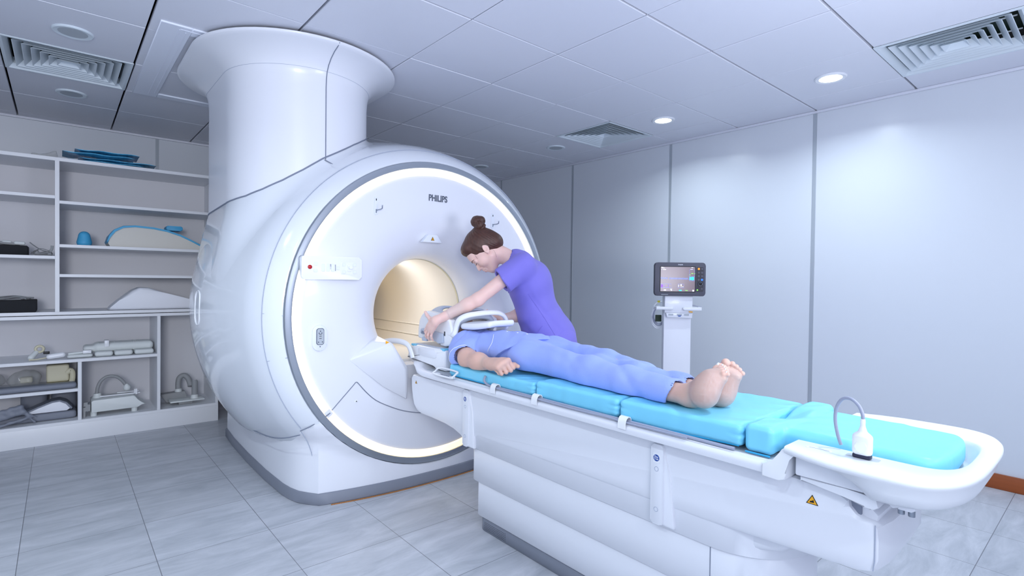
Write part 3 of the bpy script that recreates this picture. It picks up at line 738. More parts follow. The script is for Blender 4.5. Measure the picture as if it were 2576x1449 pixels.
# table top with rounded lips
sec = [(-.280, .706), (-.276, .692), (-.262, .686), (-.20, .680), (.20, .680), (.262, .686), (.276, .692), (.280, .706), (.278, .716), (.270, .721), (.246, .7225), (.240, .7195), (-.240, .7195), (-.246, .7225), (-.270, .721), (-.278, .716)]
def loft(name, secs, m, parent, cap=True, angle=50):
    bm = bmesh.new(); R_ = [[bm.verts.new(p) for p in s] for s in secs]
    for A, B in zip(R_[:-1], R_[1:]):
        for i in range(len(A)): bm.faces.new((A[i], A[(i+1) % len(A)], B[(i+1) % len(A)], B[i]))
    if cap: bm.faces.new(R_[0][::-1]); bm.faces.new(R_[-1])
    return fin(bm, name, m, parent, angle=angle)
secs = []
for x, s, dz in ((-.340, 1, 0), (-.325, 1, 0), (1.40, 1, 0), (1.52, .99, .001), (1.58, .97, .008), (1.615, .94, .022), (1.63, .93, .028), (1.70, .78, .028), (1.80, .66, .028), (1.84, .60, .028)):
    t = 1 if x < 1.6 else .45
    secs.append([(x, AY+y*s, (.719-(.719-z)*t)+dz) for y, z in sec])
loft('tabletop', secs, 'table', TB)
bm = bmesh.new()
for sgn in (1, -1):
    for y in (.246, .2535): box_bm((-.30, AY+sgn*(y+.006)-.0015, .721), (1.38, AY+sgn*(y+.006)+.0015, .7242), .0006, 1, bm)
fin(bm, 'rail_groove', 'white', TB)
box('tabletop_liner', (-.34, AY-.237, .7185), (1.60, AY+.237, .7225), 'lampoff', TB, bev=.001)
# latch handle at the head end
lp = [(1.215, 2.496, 0.7300), (1.365, 2.496, 0.7300), (1.372, 2.484, 0.7400), (1.360, 2.459, 0.7570), (1.215, 2.459, 0.7570), (1.205, 2.469, 0.7490), (1.205, 2.489, 0.7350)]
tube('latch_handle', smooth_path(lp, 4, True), .0052, 'white', TB, 8, True)
box('latch_base', (1.26, 2.470, 0.7240), (1.33, 2.488, 0.7300), 'seam', TB, bev=.001)
for x in (1.21, 1.345): box('latch_base', (x, 2.470, 0.7240), (x+.03, 2.488, 0.7340), 'white', TB, bev=.002)
# raised foot end tray: outline helpers
def tray_out(hw, xe, x0=-.335, r=.17, n=12, e=2.6):
    pts = [(x0, AY+hw)]
    cx = xe+r
    pts.append((cx+.05, AY+hw))
    for i in range(1, 2*n):
        a = PI/2+PI*i/(2*n); c, s = math.cos(a), math.sin(a)
        pts.append((cx+r*math.copysign(abs(c)**(2/e), c), AY+hw*math.copysign(abs(s)**(2/e), s)))
    pts += [(cx+.05, AY-hw), (x0, AY-hw)]
    return pts
def ringloft(name, levels, m, parent, gap=True):
    """levels: list of (outline, z); outer skin going up then over the rim and down inside"""
    bm = bmesh.new(); R_ = [[bm.verts.new((x, y, z if not callable(z) else z(x, y))) for x, y in o_] for o_, z in levels]
    for A, B in zip(R_[:-1], R_[1:]):
        for i in range(len(A)-1): bm.faces.new((A[i], A[(i+1) % len(A)], B[(i+1) % len(A)], B[i]))
    bm.faces.new(R_[-1])
    return fin(bm, name, m, parent, angle=55)
def zr(base, tip, fall=1):
    return lambda x, y: base+(tip-base)*max(0, min(1, (x+.50)/-.14))**1.2
def out2(hw, xe, x0=-.345, a=.165, e=3.2, flare=.045, n=40):
    pts = []; cx = xe+a
    for x, k in ((x0, 1), (x0-.06, .45), (x0-.12, .12)): pts.append((x, AY+hw-flare*k))
    for i in range(n+1):
        q = PI/2+PI*i/n; c, s_ = math.cos(q), math.sin(q)
        pts.append((cx+a*math.copysign(abs(c)**(2/e), c), AY+hw*math.copysign(abs(s_)**(2/e), s_)))
    for x, k in ((x0-.12, .12), (x0-.06, .45), (x0, 1)): pts.append((x, AY-hw+flare*k))
    return pts
def zb(lo, hi): return lambda x, y: hi+(lo-hi)*max(0, min(1, (-.515-x)/.02))
F_ = .045; G_ = .0
L_ = [(out2(.262, -.665, a=.14, flare=F_*.4), zb(.700, .760)), (out2(.285, -.690, a=.15, flare=F_*.6), zb(.703, .760)), (out2(.308, -.707, a=.155, flare=F_*.8), zb(.718, .760)), (out2(.322, -.716), zb(.738, .7605)), (out2(.331, -.722), .763), (out2(.338, -.726), .770), (out2(.338, -.726), .776), (out2(.333, -.722), .781), (out2(.325, -.715), .782),
      (out2(.196, -.690, a=.10, flare=G_), .782), (out2(.190, -.686, a=.10, flare=G_), .778), (out2(.187, -.683, a=.10, flare=G_), .768), (out2(.178, -.668, a=.10, flare=G_), .730), (out2(.172, -.66, a=.10, flare=G_), .727)]
ringloft('foot_end_tray', L_, 'white', TB)
for s in (1, -1):
    prism('rim_upright', [(-.285, .7215), (-.302, .7225), (-.316, .732), (-.325, .752), (-.336, .770), (-.350, .778), (-.378, .778), (-.378, .764), (-.362, .760), (-.353, .748), (-.350, .708), (-.345, .691), (-.330, .684), (-.285, .6855)], XZ, *sorted((AY+s*.205, AY+s*.286)), 'white', TB, .004, 3)
    y0, y1 = sorted((AY+s*.18, AY+s*.262))
    box('drawer_housing', (-.522, y0, .704), (-.362, y1, .766), 'table', TB, bev=.005)
    y0, y1 = sorted((AY+s*.15, AY+s*.258))
    prism('drawer_base', [(-.373, .703), (-.48, .703), (-.52, .700), (-.545, .698), (-.55, .676), (-.54, .668), (-.52, .668), (-.48, .686), (-.373, .690)], XZ, y0, y1, 'table', TB, .005, 2)
prism('end_bracket', [(-.530, .722), (-.620, .722), (-.620, .690), (-.612, .683), (-.585, .683), (-.578, .690), (-.560, .690), (-.553, .697), (-.530, .700)], XZ, AY-.16, AY+.248, 'table', TB, .006, 2)
tube('end_bracket_foot', [(-.590, 2.435, .672), (-.590, 2.435, .690)], .007, 'steel', TB, 10)
tube('end_bracket_foot', [(-.610, 2.435, .672), (-.610, 2.435, .690)], .007, 'steel', TB, 10)
prism('tray_slot', rrect(-.412, 2.443, .062, .018, .0085), XY, .7815, .7828, 'button', TB)
prism('tray_slot', rrect(-.414, 2.445, .048, .0014, .0006), XY, .7826, .7832, 'seam', TB)
prism('plug_socket', rrect(-.508, 2.430, .072, .030, .008), XY, .7808, .7822, 'lampoff', TB)
for x in (-.40, -.50): prism('tray_recess', rrect(x, 1.945, .06, .020, .0095), XY, .7816, .7828, 'button', TB, .0006, 1)

# ---- mattress pads
def wr(P, a=1.0):
    return a*(.0012*np.sin(P[:, 0]*31+3*np.sin(P[:, 1]*9))*np.sin(P[:, 1]*17+2)+.0008*np.sin(P[:, 1]*60+8*np.sin(P[:, 0]*12)))
def pad(x0, x1, z0, z1, label, lift=0, rad=.016, y0=1.972, y1=2.448, hump=0, edge=.5):
    c = V3(((x0+x1)/2, (y0+y1)/2, (z0+z1)/2)); h = V3(((x1-x0)/2, (y1-y0)/2, (z1-z0)/2)); b = sd_box(c, h, rad)
    def f(P):
        Q = P.copy(); t = np.clip((x1-P[:, 0])/(x1-x0), 0, 1)
        Q[:, 2] -= lift*np.clip((t-.25)/.75, 0, 1)**1.5*np.where(P[:, 2] < c[2], 1, .0)+hump*np.sin(PI*t)
        ed = np.clip(np.abs(np.abs(P[:, 0]-c[0])-h[0])/.05, 0, 1)
        return b(Q)+wr(P)*.9+(1-ed)*.0018*np.sin(P[:, 1]*75+4*np.sin(P[:, 2]*90))
    f.bb = (c-h-.02, c+h+.02)
    o = sdf_obj('mattress_pad', f, .009, 'cyan')
    bm = tube_bm([(x0+.01, y1-.007, z0+.0035+lift*.9), (x0+(x1-x0)*.5, y1-.0045, z0+.0035+lift*.15), (x1-.012, y1-.0065, z0+.0035)], .0032, 6)
    fin(bm, 'piping', 'cyandark', o, angle=60)
    return tagit(o, label, 'mattress pad', 'cyan vinyl pads on the scanner table')
pad(.671, 1.30, .7258, .785, 'cyan mattress pad under the patient\'s shoulders and arm, next to the head coil')
pad(.238, .661, .7258, .7965, 'cyan mattress pad in the middle of the table under the thighs')
pad(-.209, .229, .7258, .7975, 'cyan mattress pad under the bare feet', lift=.010)
fa = sd_box((-.255, 2.205, .768), (.041, .240, .040), .018); fb = sd_box((-.464, 2.2, .765), (.194, .170, .033), .022)
fb2 = lambda P: smax(fb(P), np.maximum(np.hypot(np.minimum(P[:, 0]+.55, 0)/1.0, (P[:, 1]-AY)*.5)-.118, -1), .02)
cut = sd_ell((-.21, 2.2, 1.0), (.17, .215, .218))
def endpad(P):
    d = smin(fa(P), smin(fb2(P), sd_box((-.40, 2.2, .765), (.12, .170, .033), .022)(P), .01), .015)
    return np.maximum(smax(d, -cut(P), .02)+wr(P, .6), .7305-P[:, 2])
endpad.bb = (V3((-.70, 1.94, .74)), V3((-.19, 2.47, .82)))
ep = sdf_obj('foot_end_pad', endpad, .008, 'cyan')
tagit(ep, 'saddle shaped cyan cushion lying in the rounded tray at the foot end of the table', 'cushion')
fin(tube_bm([(-.290, 2.446, .7295), (-.222, 2.448, .7295)], .003, 6), 'piping', 'cyandark', ep)

# ---- cable along the rail, clips and the plug
cab = [(.985, 2.4575, .770), (.988, 2.462, .748), (.96, 2.461, .7325), (.90, 2.4600, .7310), (.80, 2.4600, .7310), (.70, 2.4600, .7310), (.63, 2.4600, .7310), (.55, 2.4600, .7310), (.40, 2.4600, .7310), (.27, 2.4600, .7310), (.19, 2.4600, .7310), (.08, 2.4600, .7315), (-.05, 2.4595, .7310), (-.16, 2.4595, .7310), (-.195, 2.4590, .7310)]
o = tube('coil_cable', cab, .0055, 'greyhose', None, 8, n=6); tagit(o, 'grey cable lying in the near rail of the table beside the cyan pads', 'cable')
o2 = tube('coil_cable', [(x, y+.0118+(.0015 if i % 2 else 0), z-.0015+(0 if i % 3 else .002)) for i, (x, y, z) in enumerate(cab[3:13])], .004, 'greyhose', None, 8, n=6); tagit(o2, 'thinner second grey cable twisted alongside the thick cable under the near rail clips', 'cable')
for x, lab in ((.90, 'small white cable clip on the near rail just below the patient\'s fist'), (.63, 'small white cable clip on the near rail where the first two pads meet'), (.19, 'white cable clip on the near rail beside the start of the feet pad')):
    pts = [(2.4495, .7245), (2.4505, .738), (2.4555, .7465), (2.466, .750), (2.477, .746), (2.4835, .735), (2.4855, .722), (2.4855, .708), (2.4830, .708), (2.4830, .722), (2.481, .734), (2.4755, .7425), (2.466, .7465), (2.4580, .7435), (2.4535, .737), (2.4525, .7245)]
    o = prism('cable_clip', pts, YZ, x-.016, x+.016, 'white', None); tagit(o, lab, 'clip', 'white clips on the near rail')
PL = thing('coil_plug', 'white coil connector standing in the foot end tray with looping grey cable', 'connector', (-.508, 2.436, 0.7820))
rel(sdf_obj('plug_body', union([sd_box((-.508, 2.436, 0.8160), (.0215, .013, .027), .011), (sd_cap((-.508, 2.436, 0.8380), (-.508, 2.436, 0.8500), .014, .0075), .012), (sd_cap((-.508, 2.436, 0.8480), (-.508, 2.436, 0.8760), .0056, .0056), .008)], .008), .0028, 'white', PL))
rel(box('plug_tip', (-.5275, 2.426, 0.7825), (-.4885, 2.446, 0.7930), 'navy', PL, bev=.003))
pf = rel(prism('thumb_pad', rrect(-.508, 0.8120, .026, .030, .0125), XZ, 2.446, 2.4505, 'white', PL, .0012, 2))
rel(tube('cable', [(-.508, 2.436, 0.8730), (-.507, 2.436, 0.8900), (-.497, 2.432, 0.9100), (-.477, 2.424, 0.9220), (-.455, 2.414, 0.9160), (-.440, 2.406, 0.8900), (-.436, 2.402, 0.8560), (-.442, 2.400, 0.8180), (-.45, 2.400, 0.7940)], .0042, 'greyhose', PL, 10, n=6))

# ================================================================== SHELVING
XF, XB, YR, YL = 4.05, 4.52, 2.93, 4.85
BC = thing('bookcase', 'open white upper bookcase with divided shelves standing on the low white cabinet', 'shelving', (0, 0, 0))
def board(par, y0, y1, z0, z1, name='shelf_board', x0=XF): return box(name, (x0, y0, z0), (XB, y1, z1), 'shelf', par, bev=.001, seg=1)
board(BC, YR, YL, 2.022, 2.047, 'top_board'); board(BC, YR, YL, .922, .945, 'bottom_board')
board(BC, YR, YR+.022, .945, 2.022, 'side_panel'); board(BC, YL-.022, YL, .945, 2.022, 'side_panel'); board(BC, 3.945, 3.970, .945, 2.022, 'divider')
for z in (1.775, 1.345): board(BC, 3.970, YL-.022, z-.022, z)
for z in (1.742, 1.430, 1.216): board(BC, YR+.022, 3.945, z-.022, z)
box('back_board', (XB, YR, .922), (XB+.012, YL, 2.047), 'shelfback', BC)
LC = thing('low_cabinet', 'open white low cabinet on a plinth below the bookcase', 'cabinet', (0, 0, 0))
board(LC, YR, YL, .894, .917, 'worktop'); board(LC, YR, YL, .128, .150, 'bottom_board')
box('plinth', (XF-.002, YR, 0), (XF+.02, YL, .128), 'shelf', LC, bev=.001); box('plinth', (XF+.02, YR, 0), (XB, YR+.02, .128), 'shelf', LC)
board(LC, YR, YR+.022, .150, .894, 'side_panel'); board(LC, YL-.022, YL, .150, .894, 'side_panel')
board(LC, 3.338, 3.360, .150, .894, 'divider'); board(LC, 3.822, 3.844, .150, .575, 'divider')
board(LC, 3.360, YL-.022, .575, .597); board(LC, 3.844, YL-.022, .360, .382)
box('back_board', (XB, YR, .128), (XB+.012, YL, .917), 'shelfback', LC)

def blob(name, parts, k, h, m, parent=None, noise=None, cuts=(), lo=None, hi=None):
    u = union(parts, k, cuts); f = u
    if noise:
        a, s = noise
        f = lambda P: u(P)+a*(np.sin(P[:, 0]*s+2*np.sin(P[:, 1]*s*.7))*np.sin(P[:, 1]*s*1.1+1)+.6*np.sin(P[:, 2]*s*1.7+3*np.sin(P[:, 1]*s*.5)))
        f.bb = u.bb
    return sdf_obj(name, f, h, m, parent, lo, hi)
# ---- on top of the bookcase: wrapped blue sheets, one thing each
for i, (y0, y1, z, dy, lab) in enumerate(((3.44, 3.90, 2.0575, .0, 'flat blue plastic-wrapped packet on top of the bookcase, lowest of its stack'),
                                     (3.36, 3.84, 2.0815, .02, 'flat blue plastic-wrapped packet on top of the bookcase, drooping middle one of the stack'),
                                     (3.50, 3.93, 2.1085, -.01, 'flat blue plastic-wrapped packet on top of the bookcase, one below the uppermost'),
                                     (3.47, 3.86, 2.1355, .0, 'flat blue plastic-wrapped packet on top of the bookcase, uppermost of its stack'))):
    n = 14; bm = bmesh.new(); top = []; bot = []
    for a in range(n+1):
        ra, rb = [], []
        for b in range(5):
            y = y0+(y1-y0)*a/n; x = 4.09+dy+.26*b/4; e = min(1, min(a, n-a)/1.6, min(b, 4-b)/.8+.25)
            zz = z+.0035*math.sin(a*.9)+.003*math.sin(b*1.3+a*.4)
            ra.append(bm.verts.new((x, y, zz+.0085*e))); rb.append(bm.verts.new((x, y, max(2.0475, zz-.0085*e))))
        top.append(ra); bot.append(rb)
    for a in range(n):
        for b in range(4):
            bm.faces.new((top[a][b], top[a][b+1], top[a+1][b+1], top[a+1][b])); bm.faces.new((bot[a][b], bot[a+1][b], bot[a+1][b+1], bot[a][b+1]))
        bm.faces.new((top[a][0], top[a+1][0], bot[a+1][0], bot[a][0])); bm.faces.new((top[a][4], bot[a][4], bot[a+1][4], top[a+1][4]))
    for b in range(4):
        bm.faces.new((top[0][b], bot[0][b], bot[0][b+1], top[0][b+1])); bm.faces.new((top[n][b], top[n][b+1], bot[n][b+1], bot[n][b]))
    o = fin(bm, 'wrapped_packet', 'bluebag', angle=60); tagit(o, lab, 'packet', 'blue packets on the bookcase')
o = blob('plastic_bag', [sd_cap((4.14, 3.965, 2.070), (4.14, 4.09, 2.063), .016, .007), sd_cap((4.12, 3.975, 2.09), (4.13, 4.01, 2.072), .009, .012), sd_cap((4.15, 3.965, 2.105), (4.14, 3.975, 2.085), .006, .012)], .02, .005, 'bag', noise=(.003, 60)); tagit(o, 'crumpled clear plastic bag end left of the blue packets', 'bag')
o = box('flat_sheet', (4.10, 4.12, 2.048), (4.3, 4.5, 2.054), 'greyfab', bev=.002); tagit(o, 'thin grey sheet lying on the bookcase top at the left edge', 'sheet')
# ---- right bay, big two-tone cushion, small pad, cup
cu = blob('cushion', [sd_box((4.22, 3.35, 1.463), (.12, .30, .032), .025)], .01, .012, 'beige')
tagit(cu, 'long cream cushion with a domed cyan top edge on the bookcase shelf', 'cushion')
bm = bmesh.new()
Pf = [(3.655, 1.4315), (3.668, 1.455), (3.655, 1.50), (3.625, 1.545), (3.575, 1.577), (3.50, 1.585), (3.38, 1.578), (3.29, 1.562), (3.20, 1.532), (3.12, 1.492), (3.06, 1.460), (3.03, 1.445), (3.02, 1.4315)]
bpy.data.objects.remove(cu)
cu = prism('cushion', Pf, YZ, 4.08, 4.36, 'beige', None, 0); tagit(cu, 'long cream cushion with a domed cyan top edge on the bookcase shelf', 'cushion')
edge = Pf[1:-2]
inner = [(y, z) for y, z in edge]; outer = [(y+(.006 if y > 3.6 else 0), z+.014) for y, z in edge]
prism('cushion_top', inner+outer[::-1], YZ, 4.07, 4.37, 'cupblue', cu, .003, 1)
o = prism('small_pad', rrect(3.235, 1.5825+.012, .115, .038, .016), YZ, 4.12, 4.24, 'cupblue', None, .006, 2); tagit(o, 'small cyan pad resting on the sloping end of the long cream cushion', 'pad')
o.location = (0, 0, .003)
o = blob('cup_pad', [sd_cap((4.14, 3.805, 1.455), (4.14, 3.805, 1.500), .046, .036)], .01, .006, 'cupblue', cuts=[sd_box((4.14, 3.805, 1.38), (.2, .2, .0512), .001)]); tagit(o, 'small domed blue foam block alone on the bookcase shelf', 'pad')
Pw = [(3.665, .951), (3.655, .965), (3.60, 1.02), (3.515, 1.095), (3.47, 1.118), (3.41, 1.116), (3.30, 1.075), (3.15, 1.030), (3.04, 1.0), (3.02, .985), (3.01, .9465), (3.655, .9465)]
o = prism('wedge_cushion', Pw, YZ, 4.08, 4.30, 'matte', None, .022, 4); tagit(o, 'white asymmetrical wedge cushion on the bottom board of the bookcase', 'cushion')
# ---- left bay: black foam blocks with cable bundles
o = box('foam_block', (4.09, 4.115, 1.3455), (4.34, 4.50, 1.412), 'foamblk', bev=.006); tagit(o, 'black foam block at the left end of the upper shelf, coil cables on top', 'foam block', 'black foam blocks')
o = box('foam_block', (4.075, 4.070, .9455), (4.33, 4.50, 1.030), 'foamblk', bev=.006); tagit(o, 'larger black foam block at the left end of the bookcase bottom board', 'foam block', 'black foam blocks')
M['straps'] = mat('grey_coil_strap', (.60, .61, .62), .6)
r2 = random.Random(11)
B1 = thing('cable_bundle', 'tangle of flat grey straps and cables beside the upper black foam block', 'cable', (4.14, 4.03, 1.346))
paths = [[(4.12, 4.105, 1.437), (4.12, 4.07, 1.405), (4.12, 4.04, 1.385), (4.13, 4.00, 1.373)], [(4.13, 3.985, 1.420), (4.13, 3.99, 1.39), (4.13, 4.02, 1.362), (4.14, 4.08, 1.356)],
         [(4.10, 4.10, 1.375), (4.11, 4.07, 1.353), (4.12, 4.02, 1.352), (4.13, 3.985, 1.352)], [(4.16, 4.09, 1.362), (4.12, 4.05, 1.395), (4.13, 4.00, 1.38), (4.16, 3.985, 1.36)],
         [(4.12, 4.09, 1.352), (4.16, 4.06, 1.365), (4.12, 4.02, 1.372), (4.10, 3.99, 1.354)], [(4.18, 4.10, 1.36), (4.15, 4.07, 1.385), (4.12, 4.05, 1.36), (4.11, 4.00, 1.365)]]
for i, p in enumerate(paths): rel(tube('strap', smooth_path(p, 6), .009 if i < 2 else .0065, 'straps', B1, 8, flat=.35))
B2 = thing('coil_lead', 'grey coil leads with round plugs lying on the upper black foam block', 'cable', (4.15, 4.2, 1.412))
rel(tube('lead', [(4.12, 4.36, 1.425), (4.12, 4.30, 1.432), (4.13, 4.24, 1.425), (4.13, 4.18, 1.422)], .010, 'straps', B2, 8, n=5))
rel(tube('lead', [(4.2, 4.40, 1.445), (4.18, 4.33, 1.440), (4.18, 4.25, 1.424), (4.2, 4.16, 1.420)], .008, 'straps', B2, 8, n=5))
rel(blob('plug', [sd_cap((4.13, 4.175, 1.4295), (4.13, 4.14, 1.428), .014, .013)], .01, .004, 'coilwhite', B2)); rel(blob('plug', [sd_cap((4.14, 4.24, 1.433), (4.14, 4.21, 1.431), .013, .015)], .01, .004, 'coilwhite', B2))
B3 = thing('coil_lead', 'folded flat grey coil straps on the lower black foam block', 'cable', (4.15, 4.2, 1.03))
for i, p in enumerate(([(4.13, 4.085, 1.045), (4.14, 4.14, 1.046), (4.14, 4.22, 1.044), (4.14, 4.32, 1.042)], [(4.10, 4.12, 1.037), (4.11, 4.17, 1.052), (4.12, 4.25, 1.040), (4.13, 4.34, 1.038)], [(4.17, 4.10, 1.04), (4.18, 4.18, 1.056), (4.2, 4.26, 1.05), (4.2, 4.36, 1.04)], [(4.09, 4.15, 1.036), (4.09, 4.2, 1.034), (4.11, 4.3, 1.036)])):
    rel(tube('strap', smooth_path(p, 6), .011 if i < 3 else .004, 'straps', B3, 8, flat=.5))
# ---- low cabinet: flexible white coil
CW = thing('flexible_body_coil', 'white segmented flexible coil lying on the low cabinet shelf', 'coil', (4.2, 3.65, .597))
for i, (y, w_) in enumerate(((3.44, .125), (3.57, .115), (3.69, .110), (3.83, .15))):
    rel(blob('coil_pad', [sd_box((4.13+.005*i, y, .6175 if i < 3 else .612), (.05, w_/2, .019 if i < 3 else .013), .016)], .01, .006, 'coilwhite', CW))
rel(blob('coil_body', [sd_box((4.26, 3.56, .655), (.09, .19, .035), .03), sd_box((4.26, 3.76, .648), (.08, .05, .026), .022)], .01, .008, 'coilwhite', CW))
for y in (3.47, 3.50, 3.62, 3.65, 3.72): rel(tube('coil_band', [(4.175, y, .63), (4.18, y, .675), (4.21, y, .6915), (4.30, y, .6915)], .0035, 'coilwhite', CW, 6, n=3))
rel(box('coil_buckle', (4.16, 3.655, .66), (4.24, 3.685, .712), 'white', CW, bev=.006)); rel(box('coil_buckle', (4.09, 3.765, .628), (4.13, 3.815, .652), 'white', CW, bev=.003))
rel(tube('coil_lead', [(4.12, 3.80, .635), (4.12, 3.84, .634), (4.12, 3.87, .632), (4.12, 3.897, .630)], .009, 'coilwhite', CW, 8, n=4))
P2 = thing('coil_plug', 'white rounded coil connector lying left of the segmented coil', 'connector', (4.13, 4.0, .6))
rel(blob('plug_body', [sd_cap((4.12, 3.93, .628), (4.12, 4.0, .619), .020, .019)], .01, .005, 'white', P2))
rel(tube('lead', [(4.12, 4.01, .615), (4.12, 4.06, .606), (4.13, 4.11, .603)], .005, 'cream', P2, 6, n=4))
P3 = thing('coil_plug', 'ivory coil connector loop standing at the left of the low cabinet shelf', 'connector', (4.2, 4.1, .6))
rel(blob('plug_body', [sd_cap((4.15, 4.10, .617), (4.18, 4.075, .648), .019, .017)], .01, .005, 'coilwhite', P3))
rel(tube('ring', [(4.18, 4.055+.022*math.cos(q), .672+.022*math.sin(q)) for q in [i*PI/9 for i in range(18)]], .009, 'cream', P3, 8, True))
rel(box('plug_tip', (4.15, 4.0, .636), (4.19, 4.035, .652), 'black', P3, bev=.003))
# ---- low cabinet, upper small shelf
o = blob('pad', [sd_box((4.115, 4.12, .4035), (.050, .27, .020), .019)], .01, .009, 'greyfab'); tagit(o, 'long grey flat pad on the small shelf of the low cabinet', 'pad')
o = blob('plastic_bag', [sd_ell((4.285, 4.13, .452), (.082, .082, .058)), sd_ell((4.28, 4.15, .44), (.07, .08, .045))], .04, .010, 'bag', noise=(.006, 45), hi=(4.5, 4.4, .574)); tagit(o, 'clear crumpled plastic bag behind the long grey pad', 'bag', 'crumpled bags')
o = blob('plastic_bag', [sd_ell((4.285, 4.325, .452), (.082, .085, .058))], .04, .010, 'bag', noise=(.006, 45), hi=(4.5, 4.4, .574)); tagit(o, 'clear plastic bag at the left edge behind the long grey pad', 'bag', 'crumpled bags')
o = blob('coil_cover', [sd_box((4.285, 4.13, .442), (.035, .035, .022), .012)], .01, .008, 'cream'); tagit(o, 'cream plastic piece inside the crumpled bag on the small shelf', 'coil')
KN = thing('knee_coil', 'cream box shaped coil with curved arm behind the long grey pad', 'coil', (4.3, 3.93, .383))
rel(blob('coil_box', [sd_box((4.28, 3.955, .482), (.085, .065, .063), .015)], .01, .009, 'cream', KN)); rel(blob('coil_tray', [sd_box((4.275, 3.940, .401), (.095, .080, .015), .012)], .01, .007, 'cream', KN))
rel(tube('arm', [(4.2, 3.905, .480), (4.2, 3.885, .500), (4.2, 3.872, .48), (4.2, 3.872, .44), (4.2, 3.876, .415)], .014, 'cream', KN, 8, n=4, flat=1.3))
# ---- bottom left bay
o = blob('pad', [sd_box((4.225, 4.10, .1795), (.085, .25, .028), .02)], .01, .009, 'greyfab'); tagit(o, 'thick grey pad at the bottom of the low cabinet under the wedge', 'pad')
o = prism('wedge_pad', [(3.905, .2105), (3.885, .225), (3.91, .262), (3.945, .283), (3.985, .279), (4.06, .248), (4.13, .218), (4.155, .2105)], YZ, 4.145, 4.27, 'matte', None, .008, 2); tagit(o, 'white sided grey wedge pad on top of the thick grey pad', 'pad')
prism('wedge_cover', [(3.883, .215), (3.872, .228), (3.905, .272), (3.945, .294), (3.99, .289), (4.07, .255), (4.16, .2155), (4.155, .2105), (4.13, .219), (4.06, .249), (3.985, .2795), (3.945, .2835), (3.91, .2625), (3.885, .2255)], YZ, 4.149, 4.28, 'greyfab', o, .002, 1)
o = blob('cushion', [sd_box((4.39, 3.92, .245), (.06, .075, .092), .05)], .02, .010, 'greyfab'); tagit(o, 'upright rounded grey cushion at the back right of the bottom left bay', 'cushion')
o = blob('cushion', [sd_box((4.39, 4.09, .245), (.06, .075, .092), .04)], .02, .010, 'greyfab'); tagit(o, 'upright grey cushion at the back, left of the rounded one', 'cushion')
o = blob('folded_cover', [sd_box((4.085, 4.22, .245), (.022, .095, .034), .02, ax=((1, 0, 0), (0, .96, -.27), (0, .27, .96))), sd_cap((4.08, 4.135, .245), (4.08, 4.08, .170), .012, .008), sd_cap((4.08, 4.13, .20), (4.08, 4.26, .165), .012, .008), sd_cap((4.08, 4.12, .23), (4.08, 4.07, .20), .010, .006)], .018, .006, 'greyfab', noise=(.003, 70)); tagit(o, 'crumpled grey fabric cover hanging in front at the left edge', 'cover')
# ---- arch coil tray in the middle bay
TC = thing('arched_coil', 'ivory tray shaped coil with a tall arched tube handle in the middle bottom bay', 'coil', (4.2, 3.6, .15))
rel(prism('coil_tray', [(3.765, .180), (3.765, .262), (3.752, .270), (3.51, .276), (3.496, .270), (3.482, .245), (3.462, .219), (3.430, .207), (3.430, .200), (3.458, .203), (3.476, .186), (3.482, .182)], YZ, 4.10, 4.30, 'coilwhite', TC, .004, 2))
rel(lathe('tray_foot', [(0, .02), (.03, .02)], 'coilwhite', TC, (4.13, 3.75, .1505))); rel(lathe('tray_foot', [(0, .02), (.03, .02)], 'coilwhite', TC, (4.13, 3.50, .1505))); rel(lathe('tray_foot', [(0, .02), (.03, .02)], 'coilwhite', TC, (4.27, 3.75, .1505)))
rel(lathe('tube_base', [(0, .032), (.012, .030), (.016, .026), (.034, .024)], 'coilwhite', TC, (4.22, 3.725, .268)))
rel(tube('arch_tube', [(4.22, 3.728, .30), (4.22, 3.722, .35), (4.22, 3.70, .398), (4.22, 3.66, .425), (4.22, 3.61, .418), (4.22, 3.575, .388), (4.22, 3.552, .352), (4.22, 3.545, .340)], [.0115]*43, 'straps', TC, 10, n=6))
rel(blob('arch_end', [sd_ell((4.22, 3.540, .322), (.024, .024, .026)), sd_cap((4.22, 3.545, .345), (4.22, 3.540, .325), .013, .02)], .01, .005, 'coilwhite', TC))
rel(boxes('rail', [((4.17, 3.46, .278), (4.177, 3.71, .286)), ((4.26, 3.46, .278), (4.267, 3.60, .286))], 'white', TC)); rel(boxes('rail_end', [((4.15, 3.48, .276), (4.16, 3.49, .318)), ((4.18, 3.487, .276), (4.19, 3.497, .312))], 'white', TC))
LK = thing('coil_latch', 'small grey metal latch piece left of the arched coil', 'latch', (4.12, 3.80, .15))
rel(boxes('bracket', [((4.10, 3.800, .151), (4.115, 3.812, .225)), ((4.10, 3.772, .195), (4.115, 3.80, .245)), ((4.10, 3.786, .232), (4.13, 3.81, .262))], 'straps', LK))
rel(tube('spring', [(4.11, 3.79, .19), (4.11, 3.775, .21), (4.11, 3.79, .24), (4.11, 3.775, .262)], .004, 'steel', LK, 6, n=4))
